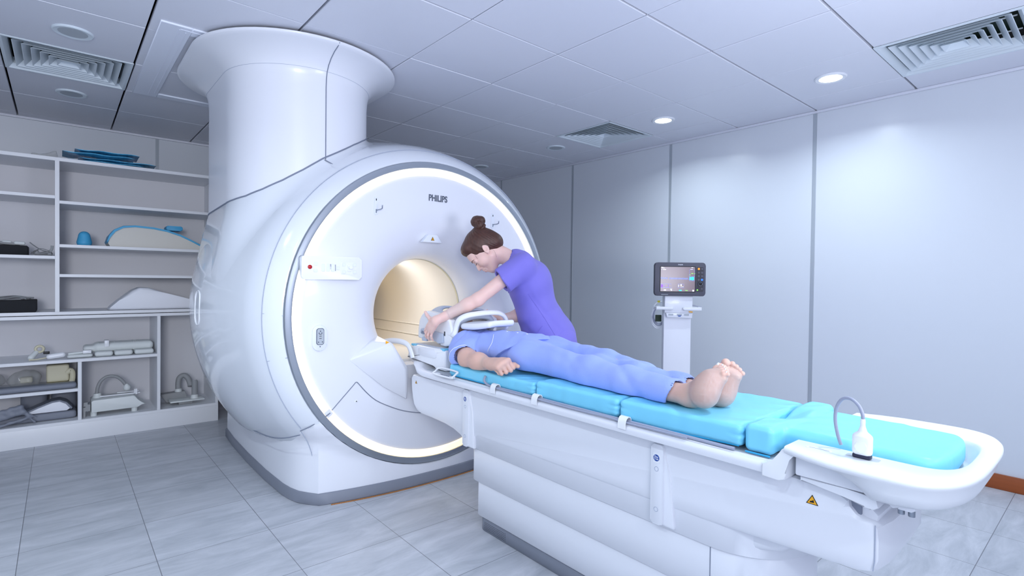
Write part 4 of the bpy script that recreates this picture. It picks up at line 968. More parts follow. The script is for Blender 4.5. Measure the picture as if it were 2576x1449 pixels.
# ---- two-hose coil plates in the right bay
HC_ = thing('twin_hose_coil', 'grey coil plates with two thick bent hoses in the right bottom bay', 'coil', (4.25, 3.15, .15))
rel(prism('coil_plate', [(3.315, .228), (3.30, .232), (3.14, .240), (3.12, .170), (3.27, .158)], lambda u, v, t: (t, u, v), 4.24, 4.32, 'straps', HC_, .004, 2))
rel(box('coil_plate', (4.10, 3.02, .178), (4.24, 3.265, .190), 'coilwhite', HC_, bev=.004)); rel(box('plate_foot', (4.14, 3.10, .1508), (4.20, 3.2, .179), 'straps', HC_, bev=.003))
rel(tube('hose', [(4.27, 3.185, .24), (4.27, 3.185, .31), (4.27, 3.175, .355), (4.26, 3.145, .372), (4.25, 3.118, .345), (4.23, 3.105, .30), (4.22, 3.105, .28)], .021, 'straps', HC_, 12, n=5))
rel(tube('hose', [(4.16, 3.085, .19), (4.16, 3.083, .25), (4.16, 3.082, .315), (4.165, 3.085, .33)], .023, 'straps', HC_, 12, n=4))
rel(lathe('hose_collar', [(0, .03), (.02, .027), (.03, .025)], 'coilwhite', HC_, (4.16, 3.085, .19))); rel(lathe('hose_collar', [(0, .027), (.025, .024)], 'coilwhite', HC_, (4.27, 3.185, .238)))

# ================================================================== PATIENT MONITOR
n_ = Vector((-.74, .67, 0)).normalized(); rt = Vector((-.67, -.74, 0)).normalized()   # towards the camera, picture right
MO = Vector((1.235, .473, 0))
MN = thing('patient_monitor', 'dark framed patient monitor showing a waveform on a tall white column against the wall', 'monitor', MO)
def mfn(u, v, t): return MO+rt*u+n_*t+Vector((0, 0, v))
def mpr(name, pts, t0, t1, m, par=MN, bev=0, seg=2):
    o = prism(name, pts, mfn, t0, t1, m, par, bev, seg)
    return rel(o) if par is MN else o
M['bezel'] = mat('dark_grey_bezel', (.33, .33, .38), .45); M['screen'] = mat('monitor_screen', (.30, .26, .29), .2, emit=(.47, .41, .46), estr=.9)
M['wave'] = mat('blue_trace', (.5, .6, 1), .5, emit=(.45, .58, 1), estr=1.2); M['scrwhite'] = mat('white_glyph', (1, 1, 1), .5, emit=(.9, .95, 1), estr=1.2)
M['purple'] = mat('purple_glyph', (.5, .3, .9), .5, emit=(.55, .35, .95), estr=1.2); M['cyanlit'] = mat('cyan_glyph', (.2, .8, 1), .5, emit=(.2, .85, 1), estr=1.4); M['greenlit'] = mat('green_glyph', (.5, .9, .3), .5, emit=(.55, .9, .35), estr=1.2)
M['amber'] = mat('amber_key', (.95, .62, .2), .5, emit=(.95, .62, .2), estr=.6); M['bluekey'] = mat('blue_key', (.2, .5, .95), .5, emit=(.2, .5, .95), estr=.6); M['dk2'] = mat('charcoal_key_area', (.20, .20, .24), .5)
zc = 1.232
hs = mpr('monitor_housing', rrect(0, zc, .366, .245, .022, 8), .0, .045, 'bezel', bev=.004)
SX0, SX1, SZ0, SZ1 = -.143, .105, zc-.089, zc+.090
sc_ = mpr('screen', [(SX0, SZ0), (SX1, SZ0), (SX1, SZ1), (SX0, SZ1)], .0445, .0462, 'screen')
mpr('screen_surround', rrect((SX0+SX1)/2, zc, SX1-SX0+.012, SZ1-SZ0+.010, .004), .0440, .0454, 'black', hs)
def su(u): return SX0+(SX1-SX0)*u
def sv(v): return SZ1-(SZ1-SZ0)*v
pts = []; 
for i in range(0, 63):
    if 16 < i < 19: continue
    u = i/63*.82; pts.append((su(u), sv(.455+(.04 if i % 3 == 2 else (-.03 if i % 3 == 0 else .01))+.02*u), i))
bm = bmesh.new()
for a_, b_ in zip(pts[:-1], pts[1:]):
    if b_[2]-a_[2] > 1: continue
    tube_bm([mfn(a_[0], a_[1], .0465), mfn(b_[0], b_[1], .0465)], .0009, 4, bm=bm)
fin(bm, 'waveform', 'wave', sc_)
def glyph(name, lst, m, t=.0465):
    bm = bmesh.new()
    for u, v, w_, h_ in lst: prism_bm(rrect(su(u), sv(v), w_, h_, min(w_, h_)*.2, 2), mfn, .0460, t+.0003, bm=bm)
    fin(bm, name, m, sc_)
glyph('readout', [(.04, .02, .016, .003), (.08, .05, .022, .0025), (.03, .11, .004, .003), (.11, .11, .022, .004), (.92, .02, .014, .003), (.90, .09, .018, .002), (.13, .95, .016, .007), (.31, .91, .013, .004), (.32, .955, .008, .005), (.955, .96, .011, .012), (.60, .74, .008, .014), (.60, .81, .005, .003), (.65, .80, .008, .003), (.53, .77, .004, .014)], 'scrwhite')
glyph('readout', [(.04, .78, .012, .022), (.10, .76, .016, .002), (.13, .80, .01, .002), (.23, .77, .002, .022), (.20, .835, .02, .0015)], 'purple')
glyph('readout', [(.93, .47, .020, .024), (.58, .955, .020, .007), (.86, .47, .008, .022)], 'cyanlit')
glyph('readout', [(.92, .26, .014, .004), (.99, .27, .006, .004), (.76, .955, .018, .004), (.855, .32, .002, .012)], 'greenlit')
def fr_(u0, v0, u1, v1, m='wave'):
    bm = bmesh.new(); q = [mfn(su(u0), sv(v0), .0464), mfn(su(u1), sv(v0), .0464), mfn(su(u1), sv(v1), .0464), mfn(su(u0), sv(v1), .0464)]; tube_bm(q, .0005, 4, True, bm=bm); fin(bm, 'readout_box', m, sc_)
fr_(.0, .70, .31, .85); fr_(.51, .70, .68, .85); fr_(.84, .11, .995, .40); fr_(.83, .39, .995, .56)
mpr('key_area', rrect(.142, zc, .052, .180, .01), .0445, .0458, 'dk2', hs)
for i, z in enumerate((.077, .050, .024, -.002)):
    for j, u in enumerate((.132, .156)):
        m = 'amber' if (i == 0 and j == 0) else ('bluekey' if (i == 3 and j == 1) else 'bezel')
        mpr('key', rrect(u, zc+z, .015, .015, .005), .0455, .0475, m, hs)
rel_ = lathe('dial', [(0, .016), (.004, .0155), (.008, .012), (.009, .002)], 'black', hs, mfn(.143, zc-.032, .0455), n_, 20)
tube('dial_ring', [mfn(.143+.0135*math.cos(q), zc-.032+.0135*math.sin(q), .052) for q in [i*PI/10 for i in range(20)]], .0013, 'steel', hs, 6, True)
mpr('key', rrect(.156, zc-.068, .013, .014, .005), .0455, .0470, 'bezel', hs); mpr('power_lamp', rrect(.124, zc-.077, .010, .010, .0045), .0455, .0470, 'greenlit', hs)
text('maker_lettering', 'PHILIPS', .0105, 'matte', hs, frame(mfn(0, zc+.106, .0453), rt, (0, 0, 1)), .0002, .0002)
mpr('model_lettering', rrect(-.112, zc-.112, .05, .003, .001), .0445, .0453, 'lampoff', hs)
rel(fin(prism_bm([(-.104, 1.112), (-.104, .0), (.098, .0), (.098, 1.112)], mfn, -.055, .0, .01, 2), 'column', 'matte', MN))
mpr('neck', [(-.107, .985), (-.105, 1.112), (.098, 1.112), (.096, .985)], -.03, .03, 'shell', bev=.006)
mpr('vent_block', [(-.098, .985), (-.088, .952), (.094, .948), (.098, .985)], -.03, .034, 'shell', bev=.005)
for u in (-.062, .0, .052): mpr('vent_slots', rrect(u, .972, .036, .013, .002), .033, .0345, 'lampoff')
mpr('blue_tab', [(-.014, .967), (.016, .967), (.008, .959), (-.006, .959)], .034, .036, 'blue'); mpr('orange_tag', [(.066, .998), (.096, .998), (.096, .989), (.072, .991)], .034, .036, 'orange')
hd = [(-.172, 1.032), (-.172, 1.008), (-.06, 1.008), (-.05, 1.012), (-.048, 1.026), (-.058, 1.030)]
mpr('handle', hd, .03, .052, 'white', bev=.006); mpr('handle', [(.158, 1.030), (.158, 1.004), (.034, 1.004), (.022, 1.012), (.022, 1.024), (.032, 1.029)], .03, .052, 'white', bev=.006)
for u in (-.166, .152): rel(box('handle_arm', (0, 0, 0), (.001, .001, .001), 'white', MN)) if 0 else mpr('handle_arm', rrect(u, 1.019, .012, .022, .004), -.03, .034, 'white', bev=.002)
mpr('stylus', [(.105, 1.038), (.17, 1.026), (.175, 1.030), (.11, 1.044)], -.02, -.005, 'greyhose')
base = rel(fin(prism_bm(rrect(0, 0, .44, .40, .06), lambda u, v, t: MO+rt*u+n_*v+Vector((0, 0, t)), .02, .07, .01, 2), 'wheeled_base', 'matte', MN))
for a_, b_ in ((-.18, -.16), (.18, -.16), (-.18, .16), (.18, .16)):
    p = MO+rt*a_+n_*b_; rel(lathe('castor', [(-.012, .02), (.012, .02)], 'black', MN, (p.x, p.y, .0202), rt, 16))
CB = thing('cable_coil', 'coiled white cables with a green tag hanging on the left side of the patient monitor', 'cable', mfn(-.14, .95, 0))
for i, (r0, dz, dt) in enumerate(((.062, 0, 0), (.055, .006, .01), (.067, -.004, -.01), (.050, .012, .016))):
    pts = [mfn(-.118+r0*.78*math.cos(q), .945+dz+r0*1.25*math.sin(q), -.100+dt+.006*math.sin(3*q)) for q in [k_*PI/14 for k_ in range(28)]]
    rel(tube('cable', pts, .0042, 'greyhose' if i % 2 else 'matte', CB, 6, True))
M['greentag'] = mat('dark_green_part', (.05, .16, .08), .6); M['yellowtag'] = mat('yellow_tag', (.85, .80, .10), .5)
rel(prism('tag', rrect(-.126, .938, .045, .05, .004), mfn, -.074, -.066, 'greentag', CB)); rel(prism('tag', rrect(-.125, 1.064, .018, .014, .002), mfn, -.074, -.066, 'yellowtag', CB))
rel(tube('cable', [mfn(-.09, 1.065, -.085), mfn(-.13, 1.055, -.085), mfn(-.155, 1.03, -.085), mfn(-.165, .99, -.09)], .004, 'matte', CB, 6, n=5))

# ================================================================== HEAD COIL
M['coilgrey'] = mat('light_grey_coil_shell', (.72, .76, .83), .35); M['coilblue'] = mat('light_blue_coil_trim', (.45, .78, .92), .4); M['inner'] = mat('dark_coil_opening', (.30, .31, .34), .6)
HB = thing('coil_cradle', 'white blocky coil base with grey top and light blue corners under the head coil', 'coil base', (1.62, 2.2, .7255))
bs = [(1.405, .7265), (1.400, .80), (1.408, .835), (1.44, .838), (1.72, .838), (1.775, .815), (1.80, .762), (1.80, .753), (1.515, .753), (1.50, .7265)]
rel(prism('base_body', [(x, z) for x, z in bs], XZ, AY-.205, AY+.205, 'white', HB, .010, 3))
rel(prism('base_top', [(1.44, 2.385), (1.74, 2.385), (1.74, 2.02), (1.44, 2.02)], XY, .837, .8425, 'coilgrey', HB, .002, 1))
rel(prism('base_corner', [(1.70, 2.404), (1.755, 2.404), (1.755, 2.36), (1.72, 2.36)], XY, .828, .8405, 'coilblue', HB, .002, 1)); rel(prism('base_corner', [(1.41, 2.404), (1.45, 2.404), (1.45, 2.36), (1.41, 2.36)], XY, .83, .8425, 'coilblue', HB, .002, 1))
rel(prism('base_hatch', rrect(1.575, .808, .185, .045, .014), XZ, 2.402, 2.411, 'shell', HB, .003, 2))
HC2 = thing('head_coil', 'white and grey helmet shaped head coil with carrying loops over the patient\'s head', 'head coil', (1.6, 2.2, .84))
# side cheeks: a thick plate each side
cheek = [(1.752, .872), (1.750, .925), (1.738, .975), (1.715, 1.008), (1.685, 1.026), (1.655, 1.032), (1.56, 1.022), (1.47, 1.010), (1.425, .992), (1.405, .95), (1.40, .90), (1.405, .858), (1.47, .846), (1.515, .848), (1.53, .872), (1.575, .865), (1.68, .868)]
for s in (1, -1):
    y0, y1 = sorted((AY+s*.118, AY+s*.165))
    ck = rel(prism('side_shell', cheek, XZ, y0, y1, 'white', HC2, .012, 3))
    y0, y1 = sorted((AY+s*.163, AY+s*.178))
    hl = prism('side_handle', [(1.705, .905), (1.70, .928), (1.66, .934), (1.56, .925), (1.475, .918), (1.47, .868), (1.50, .862), (1.56, .872), (1.56, .890), (1.66, .900), (1.69, .898)], XZ, y0, y1, 'coilgrey', ck, .005, 2)
    if s == 1: prism('handle_recess', [(1.69, .903), (1.685, .918), (1.58, .910), (1.58, .895)], XZ, y1-.001, y1+.001, 'seam', ck); prism('latch_tooth', rrect(1.66, .872, .05, .022, .004), XZ, y0, y1-.002, 'coilgrey', ck, .002, 1)
def helm(P):
    r = np.hypot(P[:, 1]-AY, (P[:, 2]-.893)*1.0); d = np.maximum(r-.162, .146-r); d = smax(d, np.abs(P[:, 0]-1.57)-.155-.02*np.cos((P[:, 1]-AY)*8), .02)
    d = smax(d, .93-P[:, 2], .01); e = sd_ell((1.60, AY, 1.06), (.085, .095, .05))
    return smax(d, -e(P), .015)
helm.bb = (V3((1.38, 2.02, .92)), V3((1.76, 2.38, 1.09)))
rel(sdf_obj('top_shell', helm, .006, 'coilgrey', HC2))
# carrying loops reaching from the near to the far side
for x, zt in ((1.395, 1.058),):
    lp = [(1.475, 2.335, .922), (1.44, 2.343, .922), (1.400, 2.346, .930), (1.388, 2.344, .965), (1.374, 2.336, .998), (1.350, 2.305, 1.020), (1.335, 2.24, 1.030), (1.325, 2.16, 1.034), (1.322, 2.11, 1.030), (1.325, 2.068, 1.010), (1.33, 2.045, .975), (1.345, 2.04, .945), (1.42, 2.05, .93)]
    rel(tube('front_loop', lp, .0125, 'white', HC2, 10, n=6, flat=1.35))
lp = [(1.43, 2.325, .93), (1.42, 2.310, .970), (1.41, 2.265, 1.000), (1.40, 2.2, 1.012), (1.40, 2.13, 1.004), (1.41, 2.09, .970), (1.43, 2.08, .93)]
rel(tube('inner_arch', lp, .019, 'coilgrey', HC2, 10, n=6, flat=1.1))
rel(blob('loop_foot', [sd_cap((1.47, 2.347, .915), (1.395, 2.350, .915), .017, .017), sd_cap((1.395, 2.349, .92), (1.388, 2.344, .96), .015, .013)], .012, .004, 'white', HC2))
rel(box('latch_gap', (1.462, 2.352, .905), (1.476, 2.366, .930), 'inner', HC2, bev=.002))
def paddle(P):
    t = (P[:, 0]-1.27)/.11; zc_ = .968+.010*np.clip(-t, 0, 1)-.010*np.clip(t, 0, 1)-.006*np.cos(t*1.5)-.10*np.maximum(P[:, 1]-2.25, 0)+.0125
    hw = .118-.030*np.clip(-t, 0, 1)**1.5
    q = np.stack([np.abs(P[:, 0]-1.27)-.095, np.abs(P[:, 1]-2.215)-hw+.020, np.abs(P[:, 2]-zc_)-.001], 1)
    return np.linalg.norm(np.maximum(q, 0), axis=1)+np.minimum(q.max(1), 0)-.0155
paddle.bb = (V3((1.14, 2.07, .92)), V3((1.40, 2.36, 1.02)))
rel(sdf_obj('chin_paddle', paddle, .005, 'white', HC2))

# ================================================================== PEOPLE
M['skin_p'] = mat('warm_skin', (.86, .70, .64), .5, noise=(22, .07, U1), bump=(90, .10, .003, U1), sss=.25)
M['skin_n'] = mat('fair_skin', (.93, .78, .74), .48, noise=(25, .05, U1), sss=.25)
M['gown'] = mat('pale_blue_pyjama_cotton', (.61, .69, .96), .8, noise=(300, .06, U1), bump=(150, .35, .0014, (1, 1.6, 1)), sheen=.1)
M['scrub'] = mat('violet_scrub_cotton', (.50, .47, .83), .8, bump=(150, .3, .001, U1), sheen=.1)
M['hair'] = mat('dark_brown_hair', (.29, .17, .13), .45, noise=(26, .5, (3, 3, 1)), bump=(160, .35, .002, (3, 3, 1)))
M['nail'] = mat('white_nail_polish', (.97, .97, .98), .2); M['piping'] = mat('white_garment_piping', (.95, .96, 1.0), .7)
M['lip'] = mat('rose_lips', (.82, .47, .47), .4); M['brow'] = mat('brown_brow', (.30, .20, .18), .6); M['eye'] = mat('eye_white', (.9, .9, .92), .2); M['lash'] = mat('dark_lash', (.08, .06, .06), .6)
nz = lambda v: V3(v)/np.linalg.norm(v)
def rotv(v, ax, a):
    ax = nz(ax); v = V3(v); return v*math.cos(a)+np.cross(ax, v)*math.sin(a)+ax*(ax @ v)*(1-math.cos(a))
def hand_parts(wrist, fwd, back, side, curls, spread, thumb, s=1.0, wr=.026, fore=None):
    """wrist point; fwd: towards the fingers; back: normal of the hand's back; side: +1 if thumb lies at cross(fwd, back)*side.
    curls: per finger (index..little) three joint angles; thumb: (out angle, curl1, curl2, drop)"""
    f = nz(fwd); b = nz(V3(back)-f*(V3(back) @ f)); sd = np.cross(f, b)*side; W = V3(wrist)
    parts = []; tips = []
    if fore is not None: parts.append((sd_cap(fore[0], W, fore[1], wr*.97), .03))
    ln = [(.084, .036, .022, .019), (.086, .040, .026, .020), (.080, .037, .024, .020), (.072, .029, .018, .018)]
    off = [.026, .009, -.009, -.0255]; rad = [.0092, .0095, .0090, .0080]
    for i in range(4):
        base = W+sd*off[i]*.55*s+f*.008*s; kn = W+f*ln[i][0]*s*(.97)+sd*off[i]*s-b*(.0025 if i in (1, 2) else .005)*s*(1 if i < 3 else 1.6)+b*.004*s
        parts.append((sd_cap(base, kn, .0115*s, (rad[i]+.0018)*s), .016*s))
        d = nz(f*math.cos(spread[i])+sd*math.sin(spread[i])); p = kn; ang = 0
        for j in range(3):
            ang += curls[i][j]; dj = nz(d*math.cos(ang)-b*math.sin(ang)); q = p+dj*ln[i][j+1]*s
            parts.append((sd_cap(p, q, rad[i]*(1-.07*j)*s, rad[i]*(1-.07*(j+1))*s), .004*s if j == 0 else .003*s)); p = q
        tips.append((p, dj, nz(b*math.cos(ang)+d*math.sin(ang)), rad[i]*.8*s))
    parts.append((sd_cap(W, W+f*.045*s, wr*.92*s, .026*s, st=(b, .66)), .022*s))
    o, c1, c2, dr = thumb
    t0 = W+sd*.014*s+f*.018*s-b*.008*s; d = nz(f*math.cos(o)+sd*math.sin(o)-b*dr); t1 = t0+d*.044*s
    parts.append((sd_cap(t0, t1, .0155*s, .0120*s), .014*s))
    d = nz(rotv(d, b, -side*c1*1.0)) if True else d; t2 = t1+d*.032*s; parts.append((sd_cap(t1, t2, .0112*s, .0100*s), .005*s))
    d = nz(rotv(d, b, -side*c2)); t3 = t2+d*.024*s; parts.append((sd_cap(t2, t3, .0102*s, .0080*s), .004*s))
    tips.append((t3, d, b, .008*s))
    return parts, tips
def hand_sdf(parts):
    return union([(p, k) for p, k in parts], .004)

# ---------------------------------------------------------------- patient
PT = thing('person', 'patient in pale blue pyjamas lying barefoot on the cyan pads, head inside the coil', 'person', (0, 0, 0))
ZM = .8005; ZA = .7890
def foot(hx, hy, hz, tx, ty, tz, out, s=1.0, side=1, ank=(0, 0, 0)):
    """heel bottom-back point to toe tips; out: direction of the little toe side; the sole faces away from the shin"""
    heel = V3((hx, hy, hz)); toe = V3((tx, ty, tz)); ax = nz(toe-heel); L = np.linalg.norm(toe-heel)
    o = nz(V3(out)-ax*(V3(out) @ ax)); dn = np.cross(ax, o)*side           # dn: through the sole, away from the leg
    if dn[0] > 0: dn = -dn
    up = -dn
    P_ = lambda a, lat, h: heel+ax*a*L+o*lat*s+up*h*s
    parts = [(sd_cap(P_(.10, 0, .030), P_(.16, 0, .034), .030*s, .031*s), .02), (sd_cap(P_(.14, 0, .034), P_(.50, .006, .036), .031*s, .024*s), .03),
             (sd_cap(P_(.42, -.006, .040), P_(.72, -.016, .020), .026*s, .019*s), .025), (sd_cap(P_(.42, .012, .028), P_(.68, .022, .014), .021*s, .0145*s), .025), (sd_cap(P_(.55, 0, .03), P_(.72, .004, .018), .023*s, .0165*s), .02),
             (sd_cap(P_(.22, 0, .034), ank, .0335*s, .0335), .03), (sd_cap(P_(.52, -.004, .034), V3(ank)+V3((-.015, 0, .012)), .019*s, .022), .035)]
    toes = []; nails = []
    for i, (a0, l0, a1, l1, r) in enumerate(((.74, -.024, .965, -.026, .0125), (.77, -.006, .985, -.0055, .0085), (.75, .006, .945, .009, .008), (.72, .018, .895, .022, .0076), (.67, .029, .83, .0345, .0074))):
        p0 = P_(a0, l0, .018); p1 = P_((a0+a1)/2, (l0+l1)/2, .021); p2 = P_(a1-.03, l1, .012 if i else .014)
        toes += [(sd_cap(p0, p1, r*1.12*s, r*s), .006), (sd_cap(p1, p2, r*.95*s, r*1.08*s), .003)]
        nails.append((p2+up*r*.80*s+ax*.002, ax, up, r*s))
    return parts, toes, nails
nf_parts, nf_toes, nf_nails = foot(-.074, 2.372, .824, -.102, 2.318, .940, (-.78, .6, .05), 1.04, 1, (.000, 2.366, .838))
ff_parts, ff_toes, ff_nails = foot(-.074, 2.292, .824, -.098, 2.262, .948, (-.65, -.76, -.12), 1.04, -1, (.005, 2.285, .838))
body = []
A_ = body.append
A_((sd_ell((1.20, 2.2, .865), (.21, .150, .068)), .05)); A_((sd_ell((1.00, 2.2, .855), (.16, .135, .058)), .05)); A_((sd_ell((.87, 2.2, .857), (.13, .150, .060)), .05))
for s in (1, -1):
    A_((sd_cap((1.335, 2.2+s*.13, .862), (1.30, 2.2+s*.165, .852), .052, .046), .05))
A_((sd_cap((1.49, 2.2, .905), (1.38, 2.2, .882), .050, .056), .04))
LEGS = {1: ((.88, 2.288, .860), (.47, 2.318, .846), (.28, 2.340, .841), (.000, 2.366, .838)), -1: ((.88, 2.122, .862), (.50, 2.188, .862), (.30, 2.225, .846), (.005, 2.285, .838))}
for s in (1, -1):
    h_, k_, c_, a_ = LEGS[s]
    A_((sd_cap(h_, k_, .062, .044), .04)); A_((sd_cap(k_, c_, .044, .041), .03)); A_((sd_cap(c_, a_, .040, .0325), .03))
# near arm, and far arm lying along the body
A_((sd_cap((1.31, 2.355, .856), (1.165, 2.430, .826), .044, .0405), .04)); A_((sd_cap((1.165, 2.430, .826), (1.06, 2.440, .823), .0405, .0375), .04)); A_((sd_cap((1.06, 2.440, .823), (1.00, 2.443, .8245), .0374, .0308), .04))
A_((sd_cap((1.31, 2.045, .858), (1.13, 2.03, .843), .044, .036), .03)); A_((sd_cap((1.13, 2.03, .843), (.93, 2.04, .832), .036, .024), .02)); A_((sd_cap((.93, 2.04, .83), (.82, 2.05, .825), .028, .022, st=((0, 0, 1), .5)), .02))
# head
HD = V3((1.585, 2.2, .934))
A_((sd_ell(HD+V3((.02, 0, .0)), (.096, .072, .082)), .03)); A_((sd_ell(HD+V3((-.045, 0, .028)), (.068, .056, .058)), .03)); A_((sd_cap(HD+V3((-.02, 0, .085)), HD+V3((-.045, 0, .100)), .007, .010), .012)); A_((sd_cap(HD+V3((-.095, 0, .062)), HD+V3((-.09, 0, .062)), .018), .02))
for s in (1, -1): A_((sd_ell(HD+V3((-.01, s*.076, .0)), (.030, .008, .018)), .006))
body += [(p, k) for p, k in nf_parts]+[(p, k) for p, k in ff_parts]
fb = union(body, .03)
def bodyf(P): return smax(fb(P), np.where(P[:, 0] > 1.385, .8445, np.where(P[:, 0] > .664, ZA, ZM))-P[:, 2], .006)
bodyf.bb = (fb.bb[0], fb.bb[1])
hp, htips = hand_parts((.950, 2.446, .828), (-.98, .07, .16), (.16, .42, .88), -1, [(1.30, 1.8, 1.0), (1.35, 1.85, 1.0), (1.4, 1.85, 1.0), (1.45, 1.8, 1.0)], (.03, .0, -.03, -.06), (.42, -.15, -.35, .30), 1.10, .0262, fore=((1.08, 2.439, .823), .0368))
fine = [(hand_sdf(hp), .0022)]
for parts, toes in ((nf_parts, nf_toes), (ff_parts, ff_toes)):
    fine.append((union(parts+toes, .012), .0025))
pb = sdf_obj('body', bodyf, .0095, 'skin_p', PT, extra=fine)
def nail(par, p, ax, up, r, m='nail', k=.62, th=.0014):
    s_ = np.cross(ax, up); c = V3(p)
    o = sdf_obj('nail', sd_ell(c, (r*.78, r*k, r*.30), ax=(ax, s_, up)), r*.16, m, par, newton=2); return o
for n_i in nf_nails+ff_nails[:1]: nail(pb, *n_i)
def hair_p(P):
    d = sd_ell(HD+V3((.022, 0, .0)), (.103, .080, .088))(P); return smax(d, -(sd_ell(HD+V3((-.06, 0, .055)), (.10, .085, .09))(P)), .01)
hair_p.bb = (HD-.12, HD+.13)
sdf_obj('hair', lambda_bb, .008, 'hair', PT) if 0 else None
hp_ = hair_p; sdf_obj('hair', hp_, .008, 'hair', PT)

def folds(P, seed, amp, sc, d=(1, 0, 0), wd=(0, 1, 0)):
    """broad cloth folds running across direction d"""
    a = P @ V3(d); b = P @ V3(wd); c = P[:, 2]
    return amp*(np.sin(a*sc+2.2*np.sin(b*sc*.33+seed)+1.6*np.sin(c*sc*.4+seed*2))*np.sin(b*sc*.5+seed*1.7+1.3*np.sin(a*sc*.21))+.5*np.sin(a*sc*1.9+b*sc*1.1+seed+2*np.sin(a*sc*.6)))
# shirt
sh = [(sd_ell((1.20, 2.205, .868), (.215, .170, .079)), .05), (sd_ell((1.03, 2.208, .868), (.19, .168, .075)), .06), (sd_ell((.92, 2.205, .866), (.13, .178, .071)), .05),
      (sd_cap((1.34, 2.33, .862), (1.25, 2.37, .852), .066, .060), .05), (sd_cap((1.32, 2.365, .850), (1.19, 2.434, .824), .064, .060, st=(nz((0, .3, 1)), .95)), .03), (sd_cap((1.24, 2.425, .82), (1.20, 2.455, .806), .040, .040), .03), (sd_cap((1.36, 2.2, .872), (1.345, 2.30, .872), .062, .062), .05),
      (sd_cap((1.34, 2.07, .862), (1.16, 2.03, .848), .064, .056), .05), (sd_ell((1.24, 2.27, .915), (.12, .05, .022)), .03)]
fs = union(sh, .05)
def ridge(P, d, sc, wd, wsc, ph, amp, sharp=6):
    """narrow pressed creases"""
    a = P @ nz(d); b = P @ nz(wd); m = .5+.5*np.sin(b*wsc+ph*1.7+2*np.sin(a*wsc*.5))
    return amp*m*(np.cos(a*sc+1.1*np.sin(b*wsc*.8+ph))**2)**sharp
P0S, NS = V3((1.215, 2.432, .835)), nz((-.70, .58, -.30))
def shirt0(P):
    d = fs(P)+folds(P, 1.3, .0016, 34, (1, .25, 0), (0, 1, .5))
    d = d+ridge(P, (1, .35, -.3), 33, (0, 1, -.6), 16, .5, .0045)+ridge(P, (.5, 1, -.2), 26, (1, 0, 0), 13, 2.1, .0035)
    return d
def shirt(P):
    d = shirt0(P)-.004*np.clip((1.10-P[:, 0])*8, 0, 1)
    hem = (.852+(.938-P[:, 2])*1.75+.004*np.sin(P[:, 1]*60+P[:, 2]*40))-P[:, 0]
    d = np.where(P[:, 0] < 1.13, smax(d, hem, .003), d)
    dd = (P-P0S) @ NS+.0015*np.sin(P[:, 2]*90)
    d = np.where(P[:, 1]+.35*(P[:, 0]-1.2)-.25*(P[:, 2]-.83) > 2.362, smax(d, dd, .003), d)
    d = smax(d, -sd_cap((1.235, 2.408, .836), (1.10, 2.445, .818), .0485, .048)(P), .003)
    d = smax(d, -sd_cap((1.40, 2.2, .893), (1.60, 2.2, .91), .054, .060)(P), .006)
    d = smax(d, P[:, 0]-1.374, .012)
    return smax(d, np.where(P[:, 1] > 2.455, .765, ZA+.0005)-P[:, 2], .003)
shirt.bb = (V3((.82, 1.94, .76)), V3((1.43, 2.53, .97)))
so = sdf_obj('pyjama_shirt', shirt, .0052, 'gown', PT)
tr = [(sd_ell((.90, 2.205, .862), (.14, .172, .068)), .05), (sd_ell((1.02, 2.205, .858), (.13, .158, .062)), .04)]
for s in (1, -1):
    h_, k_, c_, a_ = map(V3, LEGS[s]); a2 = c_+(a_-c_)*.72
    tr += [(sd_cap(h_+V3((0, 0, .0)), k_, .076, .058), .05), (sd_cap(k_, c_, .058, .054), .04), (sd_cap(c_, a2, .054, .051), .03)]
    tr += [(sd_cap(k_*V3((1, 1, 0))+V3((.06, s*.020, .816)), c_*V3((1, 1, 0))+V3((-.05, s*.014, .813)), .020, .018), .04)]
ft = union(tr, .035)
def trou(P):
    d = ft(P)+folds(P, 4.1, .0018, 24, (1, .3, 0), (0, 1, .3))
    d = d+ridge(P, (1, .5, -.4), 17, (0, 1, -.8), 11, 1.0, .0040, 8)+ridge(P, (.35, 1, -.6), 22, (1, 0, 0), 9, 3.3, .0035, 7)+ridge(P, (1, -.6, .3), 29, (0, 1, .5), 19, 4.2, .002, 6)
    d = d+.010*np.exp(-(((P[:, 1]-2.205-(.88-P[:, 0])*.03)/.016)**2))*np.clip((.95-P[:, 0])*4, 0, 1)*(P[:, 2] > .86)
    for s in (1, -1):
        h_, k_, c_, a_ = map(V3, LEGS[s])
        mid = 2.262+(P[:, 0]-.30)*-.17
        side_ = (P[:, 1] > mid) if s > 0 else (P[:, 1] <= mid)
        x_ = .058
        d = np.where(side_, smax(d, x_-(P[:, 2]-.85)*.55-P[:, 0], .003), d)
        d = np.where(side_, smax(d, -sd_cap(c_+(a_-c_)*.66, a_+(a_-c_)*.15, .0385, .038)(P), .003), d)
    d = smax(d, P[:, 0]-1.12, .01)
    return smax(d, ZM+.0005-P[:, 2], .004)
trou.bb = (V3((-.02, 1.98, .79)), V3((1.14, 2.46, .97)))
to = sdf_obj('pyjama_trousers', trou, .0056, 'gown', PT)
